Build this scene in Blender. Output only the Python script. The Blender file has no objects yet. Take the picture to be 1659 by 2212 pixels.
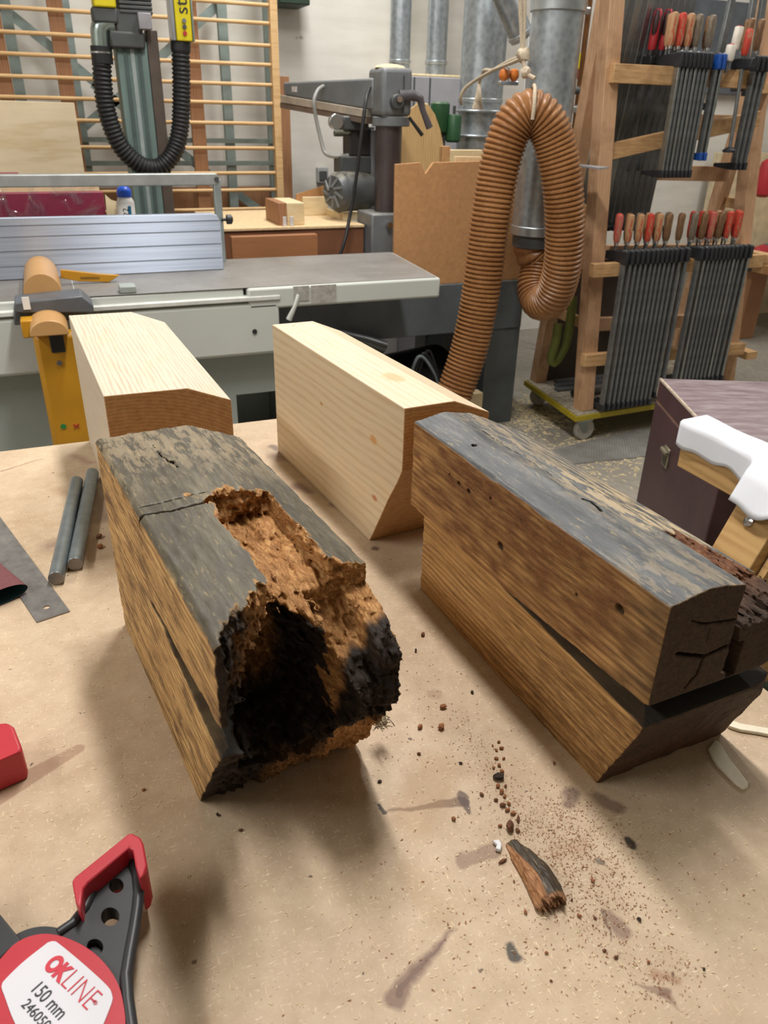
import bpy, bmesh, math, random
import numpy as np
from mathutils import Matrix, Vector, noise as mnoise
from mathutils.bvhtree import BVHTree

# ------------------------------------------------------------------ camera, light, exposure
SC = bpy.context.scene
COL = SC.collection
FPX, PITCH, ROLL, YAW = 1662.0, math.radians(27.47), math.radians(-1.37), math.radians(22.9)
T = 0.90          # workbench top
CAMH = 1.45
def cam_axes():
    cp, sp, cr, sr = math.cos(PITCH), math.sin(PITCH), math.cos(ROLL), math.sin(ROLL)
    F = np.array([0, cp, -sp]); d = np.array([0, -sp, -cp]); x = np.array([1., 0, 0])
    M = np.array([cr*x + sr*d, -sr*x + cr*d, F])
    ca, sa = math.cos(YAW), math.sin(YAW)
    return M @ np.array([[ca, sa, 0], [-sa, ca, 0], [0, 0, 1]]).T
CM = cam_axes(); CC = np.array([0, 0, CAMH])
cam = bpy.data.cameras.new('camera'); camo = bpy.data.objects.new('camera', cam); COL.objects.link(camo)
cam.sensor_fit = 'VERTICAL'; cam.sensor_height = 34.6; cam.lens = FPX/2212*34.6
cam.clip_start = 0.02; cam.clip_end = 100
cam.dof.use_dof = True; cam.dof.focus_distance = 0.85; cam.dof.aperture_fstop = 13.0
camo.matrix_world = Matrix(((CM[0][0], -CM[1][0], -CM[2][0], 0), (CM[0][1], -CM[1][1], -CM[2][1], 0),
                            (CM[0][2], -CM[1][2], -CM[2][2], CAMH), (0, 0, 0, 1)))
SC.camera = camo
vs = SC.view_settings
vs.view_transform = 'Standard'; vs.look = 'None'; vs.gamma = 1; vs.use_curve_mapping = False
vs.exposure = -0.06
world = bpy.data.worlds.new('world'); SC.world = world; world.use_nodes = True
world.node_tree.nodes['Background'].inputs[0].default_value = (0.9, 0.95, 1, 1)
world.node_tree.nodes['Background'].inputs[1].default_value = 0.03
def lamp(name, x, y, z, sx, sy, power, col=(1, .975, .94)):
    l = bpy.data.lights.new(name, 'AREA'); l.shape = 'RECTANGLE'; l.size = sx; l.size_y = sy
    l.energy = power; l.color = col
    o = bpy.data.objects.new(name, l); o.location = (x, y, z); COL.objects.link(o)
lamp('ceiling_tube_bench', 0.60, 1.45, 3.35, .20, 1.2, 72)
lamp('ceiling_tube_left', -2.3, 1.0, 3.35, .3, 2.4, 74)
lamp('ceiling_tube_far', 1.3, 3.6, 3.45, .3, 1.6, 70)
lamp('ceiling_tube_right', 4.0, 2.6, 3.45, .3, 2.4, 60)

# ------------------------------------------------------------------ picture point -> place in the room
def ray(px, py): return CM.T @ np.array([(px-829.5)/FPX, (py-1106)/FPX, 1])
def hit(px, py, ax, v):
    d = ray(px, py); return Vector(CC + d*(v-CC[ax])/d[ax])
def Zp(px, py, z=T): return hit(px, py, 2, z)
def Yp(px, py, y): return hit(px, py, 1, y)
def Xp(px, py, x): return hit(px, py, 0, x)
V = Vector
def lin(c):
    if isinstance(c, str): c = [int(c[i:i+2], 16) for i in (0, 2, 4)]
    r = [x/255 for x in c]
    return tuple((x/12.92 if x <= .04045 else ((x+.055)/1.055)**2.4) for x in r) + (1,)

# ------------------------------------------------------------------ materials
class NT:
    def __init__(s, name):
        s.m = bpy.data.materials.new(name); s.m.use_nodes = True
        s.t = s.m.node_tree; s.b = s.t.nodes['Principled BSDF']
        s._o = None
    def new(s, ty, **kw):
        n = s.t.nodes.new(ty)
        for k, v in kw.items(): setattr(n, k, v)
        return n
    def put(s, sock, v):
        if v is None: return
        if hasattr(v, 'links'): s.t.links.new(v, sock)
        else: sock.default_value = v
    def obj(s):
        if s._o is None: s._o = s.new('ShaderNodeTexCoord').outputs['Object']
        return s._o
    def map(s, scale=(1, 1, 1), rot=(0, 0, 0), loc=(0, 0, 0), vec=None):
        n = s.new('ShaderNodeMapping'); s.put(n.inputs[0], vec or s.obj())
        n.inputs[1].default_value = loc; n.inputs[2].default_value = rot; n.inputs[3].default_value = scale
        return n.outputs[0]
    def noise(s, vec=None, scale=10, detail=4, rough=.55, dist=0):
        n = s.new('ShaderNodeTexNoise'); s.put(n.inputs['Vector'], vec or s.obj())
        n.inputs['Scale'].default_value = scale; n.inputs['Detail'].default_value = detail
        n.inputs['Roughness'].default_value = rough; n.inputs['Distortion'].default_value = dist
        return n.outputs[0]
    def wave(s, vec=None, scale=10, dist=3, detail=2, dscale=1, axis='Y'):
        n = s.new('ShaderNodeTexWave', wave_type='BANDS', bands_direction=axis); s.put(n.inputs['Vector'], vec or s.obj())
        n.inputs['Scale'].default_value = scale; n.inputs['Distortion'].default_value = dist
        n.inputs['Detail'].default_value = detail; n.inputs['Detail Scale'].default_value = dscale
        return n.outputs['Fac']
    def voro(s, vec=None, scale=10):
        n = s.new('ShaderNodeTexVoronoi'); s.put(n.inputs['Vector'], vec or s.obj()); n.inputs['Scale'].default_value = scale
        return n.outputs['Distance']
    def ramp(s, fac, stops):
        n = s.new('ShaderNodeValToRGB'); s.put(n.inputs[0], fac); e = n.color_ramp.elements
        while len(e) < len(stops): e.new(.5)
        for el, (p, c) in zip(e, stops):
            el.position = p; el.color = c if len(c) == 4 else tuple(c)+(1,)
        return n.outputs[0]
    def step(s, fac, lo, hi): return s.ramp(fac, [(lo, (0, 0, 0)), (hi, (1, 1, 1))])
    def mix(s, fac, a, b, mode='MIX'):
        n = s.new('ShaderNodeMix', data_type='RGBA', blend_type=mode)
        s.put(n.inputs[0], fac); s.put(n.inputs[6], a); s.put(n.inputs[7], b)
        return n.outputs[2]
    def math(s, op, a, b=None, c=None):
        n = s.new('ShaderNodeMath', operation=op)
        s.put(n.inputs[0], a); s.put(n.inputs[1], b); s.put(n.inputs[2], c)
        return n.outputs[0]
    def vm(s, op, a, b=None):
        n = s.new('ShaderNodeVectorMath', operation=op); s.put(n.inputs[0], a); s.put(n.inputs[1], b); return n
    def attr(s, name):
        return s.new('ShaderNodeAttribute', attribute_name=name).outputs['Fac']
    def bump(s, h, strength=.3, dist=.002):
        n = s.new('ShaderNodeBump'); n.inputs['Strength'].default_value = strength; n.inputs['Distance'].default_value = dist
        s.put(n.inputs['Height'], h); s.t.links.new(n.outputs[0], s.b.inputs['Normal'])
    def out(s, col, rough=.6, metal=0, spec=.5):
        s.put(s.b.inputs['Base Color'], col); s.put(s.b.inputs['Roughness'], rough)
        s.put(s.b.inputs['Metallic'], metal); s.b.inputs['Specular IOR Level'].default_value = spec
        return s.m
def sh(c, k):  # scale a linear colour
    return tuple(min(1, x*k) for x in c[:3]) + (1,)
MC = {}
def plain(name, col, rough=.5, metal=0, var=.18, scale=14, bump=.0, spec=.5, dust=0):
    if name in MC: return MC[name]
    n = NT(name); c = lin(col)
    f = n.noise(scale=scale, detail=6)
    k = n.ramp(f, [(.3, sh(c, 1-var)), (.7, sh(c, 1+var))])
    if dust:
        g = n.new('ShaderNodeNewGeometry').outputs['Normal']
        sx = n.new('ShaderNodeSeparateXYZ'); n.put(sx.inputs[0], g)
        up = n.step(sx.outputs[2], .55, .95)
        d = n.math('MULTIPLY', up, n.math('MULTIPLY', n.step(n.noise(scale=40, detail=5), .3, .6), dust))
        k = n.mix(d, k, lin('d8cdb4'))
    if bump: n.bump(n.noise(scale=scale*8, detail=5), bump, .001)
    MC[name] = n.out(k, rough, metal, spec); return MC[name]
def wood(name, c1, c2, ax=0, stretch=14, scale=9, rough=.6, dark=None, bump=.15, rings=.5):
    """plain timber with the grain along axis ax of the object"""
    if name in MC: return MC[name]
    n = NT(name)
    sc = [stretch]*3; sc[ax] = 1
    v = n.map(tuple(sc))
    f = n.noise(v, scale=scale, detail=6, rough=.6, dist=.3)
    w = n.wave(n.map(tuple([3 if i != ax else .5 for i in range(3)])), scale=scale*1.3, dist=4, detail=3, dscale=2, axis='XYZ'[(ax+1) % 3])
    f = n.math('ADD', n.math('MULTIPLY', f, 1-rings*.5), n.math('MULTIPLY', w, rings*.5))
    k = n.ramp(f, [(.25, lin(c2)), (.5, lin(c1)), (.8, sh(lin(c1), 1.08))])
    if dark:
        k = n.mix(n.step(n.noise(n.map((2, 2, 2)), scale=scale*.5, detail=4), .5, .75), k, lin(dark))
    if bump: n.bump(f, bump, .001)
    MC[name] = n.out(k, rough); return MC[name]

# ------------------------------------------------------------------ mesh building
class MB:
    def __init__(s): s.v = []; s.f = []
    def add(s, vs, fs):
        o = len(s.v); s.v += [tuple(x) for x in vs]; s.f += [tuple(i+o for i in f) for f in fs]; return s
    def box(s, lo, hi):
        (a, b, c), (d, e, f) = lo, hi
        return s.add([(a, b, c), (d, b, c), (d, e, c), (a, e, c), (a, b, f), (d, b, f), (d, e, f), (a, e, f)],
                     [(0, 3, 2, 1), (4, 5, 6, 7), (0, 1, 5, 4), (1, 2, 6, 5), (2, 3, 7, 6), (3, 0, 4, 7)])
    def cbox(s, c, sz, R=None):
        m = MB().box([-x/2 for x in sz], [x/2 for x in sz])
        return s.add([V(c) + (R @ V(p) if R else V(p)) for p in m.v], m.f)
    def beam(s, p, q, w, h, up=(0, 0, 1)):
        p, q = V(p), V(q); d = (q-p).normalized(); x = d.cross(V(up)).normalized(); z = x.cross(d)
        vs = []
        for c in (p, q):
            vs += [c - x*w/2 - z*h/2, c + x*w/2 - z*h/2, c + x*w/2 + z*h/2, c - x*w/2 + z*h/2]
        return s.add(vs, [(0, 1, 2, 3), (7, 6, 5, 4), (0, 4, 5, 1), (1, 5, 6, 2), (2, 6, 7, 3), (3, 7, 4, 0)])
    def prism(s, poly, ext):
        n = len(poly); e = V(ext); a = [V(p) for p in poly]
        return s.add(a + [p+e for p in a], [tuple(range(n))[::-1], tuple(range(n, 2*n))] +
                     [(i, (i+1) % n, (i+1) % n+n, i+n) for i in range(n)])
    def tube(s, pts, r, seg=12, cap=True):
        pts = [V(p) for p in pts]; n = len(pts)
        if not hasattr(r, '__len__'): r = [r]*n
        t = [(pts[min(i+1, n-1)]-pts[max(i-1, 0)]).normalized() for i in range(n)]
        u = t[0].orthogonal().normalized(); vs = []
        for i in range(n):
            u = (u - t[i]*u.dot(t[i])).normalized(); w = t[i].cross(u)
            for k in range(seg):
                a = 2*math.pi*k/seg; vs.append(pts[i] + (u*math.cos(a) + w*math.sin(a))*r[i])
        fs = [(i*seg+k, i*seg+(k+1) % seg, (i+1)*seg+(k+1) % seg, (i+1)*seg+k) for i in range(n-1) for k in range(seg)]
        if cap: fs += [tuple(range(seg))[::-1], tuple(range((n-1)*seg, n*seg))]
        return s.add(vs, fs)
    def cyl(s, p, q, r, seg=20, r2=None): return s.tube([p, q], [r, r if r2 is None else r2], seg)
    def lathe(s, prof, o, ax=(0, 0, 1), seg=24):
        ax = V(ax).normalized(); u = ax.orthogonal().normalized(); w = ax.cross(u); o = V(o); vs = []
        for r, z in prof:
            for k in range(seg):
                a = 2*math.pi*k/seg; vs.append(o + ax*z + (u*math.cos(a)+w*math.sin(a))*max(r, 1e-5))
        n = len(prof)
        fs = [(i*seg+k, i*seg+(k+1) % seg, (i+1)*seg+(k+1) % seg, (i+1)*seg+k) for i in range(n-1) for k in range(seg)]
        fs += [tuple(range(seg))[::-1], tuple(range((n-1)*seg, n*seg))]
        return s.add(vs, fs)
    def grid(s, fn, nu, nv):
        o = [fn(i/nu, j/nv) for i in range(nu+1) for j in range(nv+1)]
        return s.add(o, [(i*(nv+1)+j, (i+1)*(nv+1)+j, (i+1)*(nv+1)+j+1, i*(nv+1)+j+1) for i in range(nu) for j in range(nv)])
    def rock(s, c, r, seed, sq=(1, 1, 1), sub=1):
        b = bmesh.new(); bmesh.ops.create_icosphere(b, subdivisions=sub, radius=1)
        rr = random.Random(seed); Rm = Matrix.Rotation(rr.uniform(0, 6.28), 3, 'Z'); vs = []
        for x in b.verts:
            p = x.co * (1 + .45*mnoise.noise(x.co*1.7 + V((seed*3.1, seed*1.7, 0))))
            vs.append(V(c) + Rm @ V((p.x*r*sq[0], p.y*r*sq[1], p.z*r*sq[2])))
        fs = [tuple(w.index for w in f.verts) for f in b.faces]; b.free()
        return s.add(vs, fs)
ORI = {}
def mesh(name, mb, mt, M=None, bev=0, smooth=40, bseg=2, solid=0):
    me = bpy.data.meshes.new(name)
    vs = mb.v if M is None else [M @ V(p) for p in mb.v]
    me.from_pydata([tuple(p) for p in vs], [], mb.f)
    b = bmesh.new(); b.from_mesh(me); bmesh.ops.recalc_face_normals(b, faces=b.faces); b.to_mesh(me); b.free()
    if smooth is not None:
        me.shade_smooth(); me.set_sharp_from_angle(angle=math.radians(smooth))
    me.materials.append(mt)
    o = bpy.data.objects.new(name, me); COL.objects.link(o)
    if solid:
        k = o.modifiers.new('thickness', 'SOLIDIFY'); k.thickness = solid; k.offset = 0
    if bev:
        k = o.modifiers.new('bevel', 'BEVEL'); k.width = bev; k.segments = bseg; k.limit_method = 'ANGLE'; k.angle_limit = math.radians(40)
    return o
def tag(o, label, cat, group=None, kind=None):
    if label: o['label'] = label
    if cat: o['category'] = cat
    if group: o['group'] = group
    if kind: o['kind'] = kind
    return o
def thing(name, label, cat, loc=(0, 0, 0), group=None, M=None):
    o = bpy.data.objects.new(name, None); COL.objects.link(o); o.empty_display_size = .05
    o.matrix_world = M if M is not None else Matrix.Translation(V(loc))
    ORI[o] = (M if M is not None else Matrix.Translation(V(loc))).inverted()
    return tag(o, label, cat, group)
def part(name, mb, mt, par, local=False, label=None, kind=None, **kw):
    M = None if local else ORI[par]
    o = mesh(name, mb, mt, M, **kw); o.parent = par; ORI[o] = ORI[par]
    if label: o['label'] = label
    if kind: o['kind'] = kind
    return o
def solo(name, label, cat, mb, mt, loc=None, group=None, kind=None, **kw):
    """a thing of one mesh, its origin at loc (points given in the room)"""
    if loc is None:
        a = np.array(mb.v); loc = ((a[:, 0].min()+a[:, 0].max())/2, (a[:, 1].min()+a[:, 1].max())/2, a[:, 2].min())
    o = mesh(name, mb, mt, Matrix.Translation(-V(loc)), **kw); o.location = loc
    ORI[o] = Matrix.Translation(-V(loc))
    return tag(o, label, cat, group, kind)
def struct(name, mb, mt, **kw):
    o = mesh(name, mb, mt, **kw); o['kind'] = 'structure'; return o
def copy_tree(o, parent=None):
    c = o.copy(); COL.objects.link(c); c.parent = parent
    for ch in list(o.children): copy_tree(ch, c)
    return c
def smooth_path(pts, n):
    """Catmull-Rom through the points, evenly spaced"""
    P = [V(p) for p in pts]; P = [P[0]*2-P[1]] + P + [P[-1]*2-P[-2]]; out = []
    for i in range(1, len(P)-2):
        a, b, c, d = P[i-1:i+3]
        for k in range(24):
            t = k/24; out.append(.5*((2*b) + (c-a)*t + (2*a-5*b+4*c-d)*t*t + (3*b-a-3*c+d)*t*t*t))
    out.append(P[-2].copy())
    L = [0]
    for a, b in zip(out, out[1:]): L.append(L[-1] + (b-a).length)
    A = np.array(out); s = np.linspace(0, L[-1], n)
    return [V((np.interp(q, L, A[:, 0]), np.interp(q, L, A[:, 1]), np.interp(q, L, A[:, 2]))) for q in s], L[-1]
ORD = 'first second third fourth fifth sixth seventh eighth ninth tenth eleventh twelfth thirteenth fourteenth fifteenth sixteenth seventeenth eighteenth nineteenth twentieth'.split()
def text_mesh(txt, size, extr=.0004, offset=0):
    cu = bpy.data.curves.new('t', 'FONT'); cu.body = txt; cu.size = size; cu.extrude = extr; cu.offset = offset
    cu.align_x = 'CENTER'; cu.align_y = 'CENTER'
    o = bpy.data.objects.new('t', cu); COL.objects.link(o)
    me = bpy.data.meshes.new_from_object(o.evaluated_get(bpy.context.evaluated_depsgraph_get()))
    mb = MB(); mb.add([v.co.copy() for v in me.vertices], [tuple(p.vertices) for p in me.polygons])
    bpy.data.objects.remove(o); bpy.data.curves.remove(cu); bpy.data.meshes.remove(me)
    return mb
# ------------------------------------------------------------------ room
def floor_mat():
    n = NT('concrete')
    a = n.noise(scale=1.6, detail=8, rough=.6); b = n.noise(scale=28, detail=6, rough=.65)
    k = n.mix(.5, n.ramp(a, [(.3, lin('7c776d')), (.7, lin('9a948a'))]), n.ramp(b, [(.3, lin('7a7468')), (.7, lin('a8a192'))]))
    n.bump(b, .3, .002); return n.out(k, .8)
def wall_mat():
    n = NT('whitewash')
    a = n.noise(scale=1.1, detail=8, rough=.6); b = n.noise(n.map((1, 1, 6)), scale=3, detail=5)
    k = n.ramp(n.math('ADD', n.math('MULTIPLY', a, .6), n.math('MULTIPLY', b, .4)), [(.3, lin('c9c5bb')), (.55, lin('dedbd3')), (.8, lin('e6e3dc'))])
    sp = n.step(n.noise(scale=9, detail=3), .70, .73)
    n.bump(b, .3, .004); return n.out(n.mix(sp, k, lin('a8a294')), .85)
WM = wall_mat(); CEIL = plain('ceiling_paint', 'd9d6cc', .9, var=.05)
struct('floor', MB().box((-3.5, -3, -.1), (6.5, 5.0, 0)), floor_mat())
struct('wall_back', MB().box((-3.5, 5.0, -.1), (6.5, 5.15, 3.6)), WM)
struct('wall_left', MB().box((-3.65, -3, -.1), (-3.5, 5.15, 3.6)), WM)
struct('wall_right', MB().box((6.5, -3, -.1), (6.65, 5.15, 3.6)), WM)
struct('wall_front', MB().box((-3.65, -3.15, -.1), (6.65, -3, 3.6)), WM)
struct('ceiling', MB().box((-3.65, -3.15, 3.6), (6.65, 5.15, 3.7)), CEIL)

ALU = plain('brushed_aluminium', 'b9bec6', .32, .9, var=.1)
STEELG = plain('painted_grey', '73777a', .5, .2, var=.15, scale=9, dust=.3)
DARKG = plain('dark_grey_paint', '474a4b', .5, .1, var=.2, scale=9, dust=.35)
SLATE = plain('slate_paint', '5d6468', .5, .1, var=.2, scale=6, dust=.2)
BLACK = plain('black_rubber', '1c1d1f', .5, 0, var=.2)
BLKP = plain('black_plastic', '26282b', .45, 0, var=.15)
BLUEGREY = plain('blue_grey_strut', '8b9a97', .5, .4, var=.15)
PINE = wood('pale_pine', 'e2cfa8', 'd2b786', 0, scale=7)
ORANGEW = wood('orange_timber', 'bf9464', 'a17848', 2, scale=8, dark='8f5a30')
BROWNW = wood('brown_timber', 'a07350', '835a3c', 2, scale=7)
DOWEL = wood('dowel_beech', 'd9b583', 'c79d68', 0, scale=9)
MDFB = plain('particle_board', 'b98a5c', .8, var=.12, scale=60)
MDFE = plain('board_edge', 'd9bd93', .8, var=.12, scale=60)
BROWNB = plain('brown_laminate', '7a5038', .5, var=.15, scale=6)
JG = plain('machine_grey', 'c2c6c0', .45, 0, var=.05, scale=3)
JG2 = plain('machine_base_grey', '9aa29e', .5, 0, var=.06, scale=3)
WHITEP = plain('white_plastic', 'eceae6', .4, var=.03)
BLUEP = plain('blue_plastic', '1f56c8', .35, var=.06)
YEL = plain('yellow_plastic', 'd6c516', .4, var=.06)
OCHRE = plain('ochre_paint', 'b98519', .45, var=.12, scale=6)
TAN = plain('tan_plastic', 'c39660', .38, var=.06)
RED = plain('red_rubber', 'b02b34', .45, var=.08)
CHROME = plain('chrome', 'c9ccd0', .2, 1, var=.05)
GREEN = plain('green_paint', '23502f', .45, var=.15, dust=.3)
def galv():
    n = NT('galvanised')
    a = n.noise(n.map((3, 3, 1)), scale=9, detail=5); b = n.voro(scale=40)
    k = n.ramp(n.math('ADD', n.math('MULTIPLY', a, .7), n.math('MULTIPLY', b, .4)), [(.3, lin('8f989f')), (.7, lin('b3bbc1'))])
    return n.out(k, .36, .75)
GALV = galv()
DUSTW = plain('sawdust', 'd8c69e', .95, var=.15, scale=60, bump=.5)

# ------------------------------------------------------------------ rack of dowels on the back wall
YR = 4.6
t = thing('dowel_rack', 'tall wall rack of round pine rungs on brown uprights behind the grey column', 'rack', (0, YR, 0))
xr = Yp(596, 215, YR).x
rz = [Yp(501, y, YR).z for y in (-44, 5.8, 46, 94.5, 137, 181, 222, 266, 320, 374, 411, 452, 496)]
for z in rz:
    part('rung', MB().cyl((-1.4, YR, z), (xr-.015, YR, z), .0095, 10), DOWEL, t)
part('upright', MB().box((xr-.02, YR-.025, 0), (xr+.02, YR+.025, 2.6)), DOWEL, t, bev=.003)
for px, py in ((4, 150), (132, 110), (423, 222)):
    x = Yp(px, py, YR+.06).x
    part('slat', MB().box((x-.036, YR+.03, 0), (x+.036, YR+.06, 2.6)), BROWNW, t, bev=.002)
x = Yp(616, 300, 4.85).x
solo('timber_plank', 'narrow brown plank standing against the white wall right of the dowel rack', 'plank',
     MB().box((x-.04, 4.83, 0), (x+.03, 4.87, Yp(614, 165, 4.85).z)), BROWNW, bev=.002)
YF = 4.78
t = thing('shelving_frame', 'grey steel bracing frame standing between the dowel rack and the wall', 'frame', (0, YF, 0))
for px, py in ((30, 120), (161, 170), (487, 160), (585, 200)):
    x = Yp(px, py, YF).x
    part('post', MB().box((x-.025, YF-.02, 0), (x+.025, YF+.02, 2.6)), BLUEGREY, t, bev=.002)
def fp(px, py): return Yp(px, py, YF+.03)
for a, b in (((-40, -20), (220, 190)), ((474, 8), (300, 165)), ((200, 180), (450, 375)), ((330, 150), (180, 275)), ((515, 420), (610, 490))):
    part('brace', MB().beam(fp(*a), fp(*b), .012, .045), BLUEGREY, t)
for py in (303, 352):
    z = Yp(400, py, YF).z
    part('crossbar', MB().box((Yp(150, 300, YF).x, YF-.03, z-.012), (Yp(602, 300, YF).x, YF-.015, z+.012)), BLUEGREY, t)
solo('stacked_board', 'brown boards standing low against the wall behind the dowel rack', 'board',
     MB().box((.25, 4.86, 0), (1.3, 4.94, Yp(500, 405, 4.86).z)), BROWNW, bev=.003)
a = Yp(160, 222, 4.3); 
solo('plywood_sheet', 'large pale pine panel leaning in front of the dowel rack at the left edge', 'panel',
     MB().prism([(a.x, 4.30, a.z), (a.x+.005, 4.22, 0), (-1.1, 4.22, 0), (-1.1, 4.30, Yp(0, 218, 4.3).z+.01)], (0, .03, 0)),
     wood('pine_ply', 'dccbab', 'cdb78e', 0, scale=5, stretch=9), bev=.002)
x0, x1 = Yp(598, 5, 4.8).x, Yp(664, 5, 4.8).x; z = Yp(640, 12, 4.8).z
solo('green_box', 'dark green metal box high on the white wall above the radial arm saw', 'box',
     MB().box((x0, 4.75, z), (x1, 4.99, z+.25)), plain('bottle_green', '24392b', .5), bev=.006)
p = Yp(695, 378, 4.97)
t = thing('wall_socket', 'small grey socket box on the white wall left of the saw motor', 'socket', p)
part('housing', MB().box((p.x-.03, 4.955, p.z-.045), (p.x+.04, 4.998, p.z+.045)), plain('socket_grey', 'a5a7a6', .5), t, bev=.005)
part('cover', MB().box((p.x-.022, 4.945, p.z-.03), (p.x+.028, 4.956, p.z+.025)), DARKG, t, bev=.003)

# ------------------------------------------------------------------ dust extractor column with the black hose
YC = 3.9
def cp(px, py, y=YC): return Yp(px, py, y)
xl, xr2 = cp(262, 200).x, cp(338, 200).x
zt = cp(290, 100).z
t = thing('extractor_column', 'grey-green steel column carrying a motor head, yellow panel and black hose', 'machine', ((xl+xr2)/2, YC, 0))
GG = plain('grey_green_column', '6f8480', .5, .2, var=.12, scale=5)
part('column', MB().box((xl, YC, 0), (xr2-.02, YC+.14, zt+.02)), GG, t, bev=.006)
for k in (.28, .5, .72):
    x = xl + (xr2-.02-xl)*k
    part('groove_strip', MB().box((x-.008, YC-.006, 0), (x+.008, YC+.002, zt)), plain('strip_grey', '9aa5a5', .45, .3) if k == .5 else plain('strip_dark', '4d5c5a', .5, .2), t)
part('guide_rail', MB().box((xr2-.018, YC+.01, 0), (xr2+.03, YC+.07, cp(330, 65).z)), plain('rail_brown', '5b5048', .5, .3), t, bev=.003)
hb = MB().box((cp(250, 60).x, YC-.03, zt-.01), (cp(306, 60).x, YC+.1, cp(280, 22).z)); hb.box((cp(238, 95).x, YC-.035, zt-.01), (cp(312, 95).x, YC+.12, zt+.05))
part('head_casting', hb, DARKG, t, bev=.008)
m = MB()
za, zb = cp(290, 32).z, cp(290, -55).z
m.box((cp(253, 10).x, YC-.02, za), (cp(326, 10).x, YC+.13, zb))
for k in range(9):
    z = za + (zb-za)*(k+.5)/9; m.box((cp(255, 10).x, YC-.035, z-.006), (cp(326, 10).x, YC-.02, z+.006))
part('motor', m, DARKG, t, bev=.003)
part('switch_box', MB().box((cp(296, 50).x, YC-.06, cp(310, 66).z), (cp(324, 50).x, YC, cp(310, 30).z)), plain('switch_grey', '8f8d92', .5), t, bev=.004)
part('yellow_cover', MB().box((cp(200, 10).x, YC-.05, cp(225, 18).z), (cp(248, 10).x, YC+.05, cp(225, -50).z)), YEL, t, bev=.006)
part('cover_base', MB().box((cp(195, 10).x, YC-.04, cp(225, 52).z), (cp(250, 10).x, YC+.05, cp(225, 16).z)), DARKG, t, bev=.01)
pts, _ = smooth_path([cp(245, 50), cp(228, 50), cp(216, 60), cp(216, 80), cp(218, 104)], 14)
part('elbow_pipe', MB().tube(pts, .036, 16), plain('zinc', 'a9b9b5', .25, .9), t)
def corrugated(pts, r, pitch, depth, seg=20, per=5):
    L = sum((b-a).length for a, b in zip(pts, pts[1:])); n = int(L/pitch*per)
    P, _ = smooth_path(pts, n)
    R = []
    for i in range(n):
        ph = (i % per)/per; R.append(r - depth*(.5-.5*math.cos(2*math.pi*ph))**2)
    return MB().tube(P, R, seg)
hp = [cp(219, 102), cp(222, 180), cp(232, 245), cp(258, 312), cp(300, 354), cp(340, 362), cp(372, 335), cp(388, 285), cp(392, 200), cp(390, 100)]
h = part('hose', corrugated(hp, .040, .0165, .006), BLACK, t)
part('cuff', MB().cyl(cp(218, 100), cp(222, 138), .043, 20), BLACK, h)
part('clip', MB().cyl(cp(219, 112), cp(219.5, 116), .0445, 20), CHROME, h)
part('cuff', MB().cyl(cp(390, 88), cp(390, 110), .042, 20), BLACK, h)
zp0, zp1 = cp(392, 90).z, cp(392, -60).z
pb = part('control_panel', MB().box((cp(375, 50).x, YC-.05, zp0), (cp(409, 50).x, YC+.04, zp1)), YEL, t, bev=.004)
part('side_rail', MB().box((cp(366, 50).x, YC-.05, zp0), (cp(375, 50).x-.002, YC+.04, zp1)), ALU, t, bev=.003)
part('side_rail', MB().box((cp(409, 50).x+.002, YC-.05, zp0), (cp(414, 50).x, YC+.04, zp1)), plain('rail_grey', '7f8f86', .5), t, bev=.003)
for (px, py, mm) in ((393, 47, STEELG), (394, 60, DARKG), (395, 74, RED)):
    q = cp(px, py); part('button', MB().cyl((q.x, YC-.058, q.z), (q.x, YC-.049, q.z), .0085, 14), mm, pb)
q = cp(388, 0)
tm = text_mesh('str', .075); x0t = min(p[0] for p in tm.v)
part('lettering', MB().add([(q.x - .002 - p[1], YC-.0515-p[2], q.z-.052 + p[0]-x0t) for p in tm.v], tm.f), BLKP, pb, smooth=None)

# ------------------------------------------------------------------ planing machine
FY = 2.67
t = thing('planing_machine', 'long grey planing machine with aluminium fence beyond the workbench', 'machine', (.3, 3.0, 0))
def stl():
    n = NT('machined_table')
    a = n.noise(scale=5, detail=8, rough=.65); b = n.noise(n.map((1, 10, 1)), scale=30, detail=4)
    k = n.ramp(n.math('ADD', n.math('MULTIPLY', a, .7), n.math('MULTIPLY', b, .3)), [(.3, lin('7f7b74')), (.55, lin('969390')), (.75, lin('a8a49c'))])
    sp = n.step(n.noise(scale=120, detail=2), .7, .74)
    n.bump(b, .1, .001)
    return n.out(n.mix(sp, k, lin('d8cfb8')), .45, .35)
ST = stl()
xR = 1.337
part('outfeed_table', MB().prism([(.60, FY, .828), (xR, FY, .828), (1.395, 3.27, .828), (.60, 3.27, .828)], (0, 0, .072)), JG, t, bev=.008)
part('table_surface', MB().prism([(.05, FY+.02, .9005), (xR-.012, FY+.012, .9005), (1.38, 3.262, .9005), (.05, 3.262, .9005)], (0, 0, .0015)), ST, t)
part('infeed_table', MB().box((-1.3, FY+.02, .83), (.59, 3.27, .899)), JG, t, bev=.006)
part('table_surface', MB().box((-1.29, FY+.03, .898), (.045, 3.262, .9005)), ST, t)
part('front_panel', MB().box((-1.3, FY, .667), (Yp(607, 740, FY).x, FY+.05, .852)), JG, t, bev=.012)
part('front_rail', MB().box((-1.3, FY-.006, .858), (Yp(605, 645, FY).x, FY+.06, .874)), plain('rail_light', 'd3d5cf', .4), t, bev=.003)
q = Yp(550, 716, FY)
part('screw', MB().cyl((q.x, FY-.004, q.z), (q.x, FY+.01, q.z), .0085, 14), BLKP, t)
xb = Yp(592, 880, FY+.09).x + .1
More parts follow.
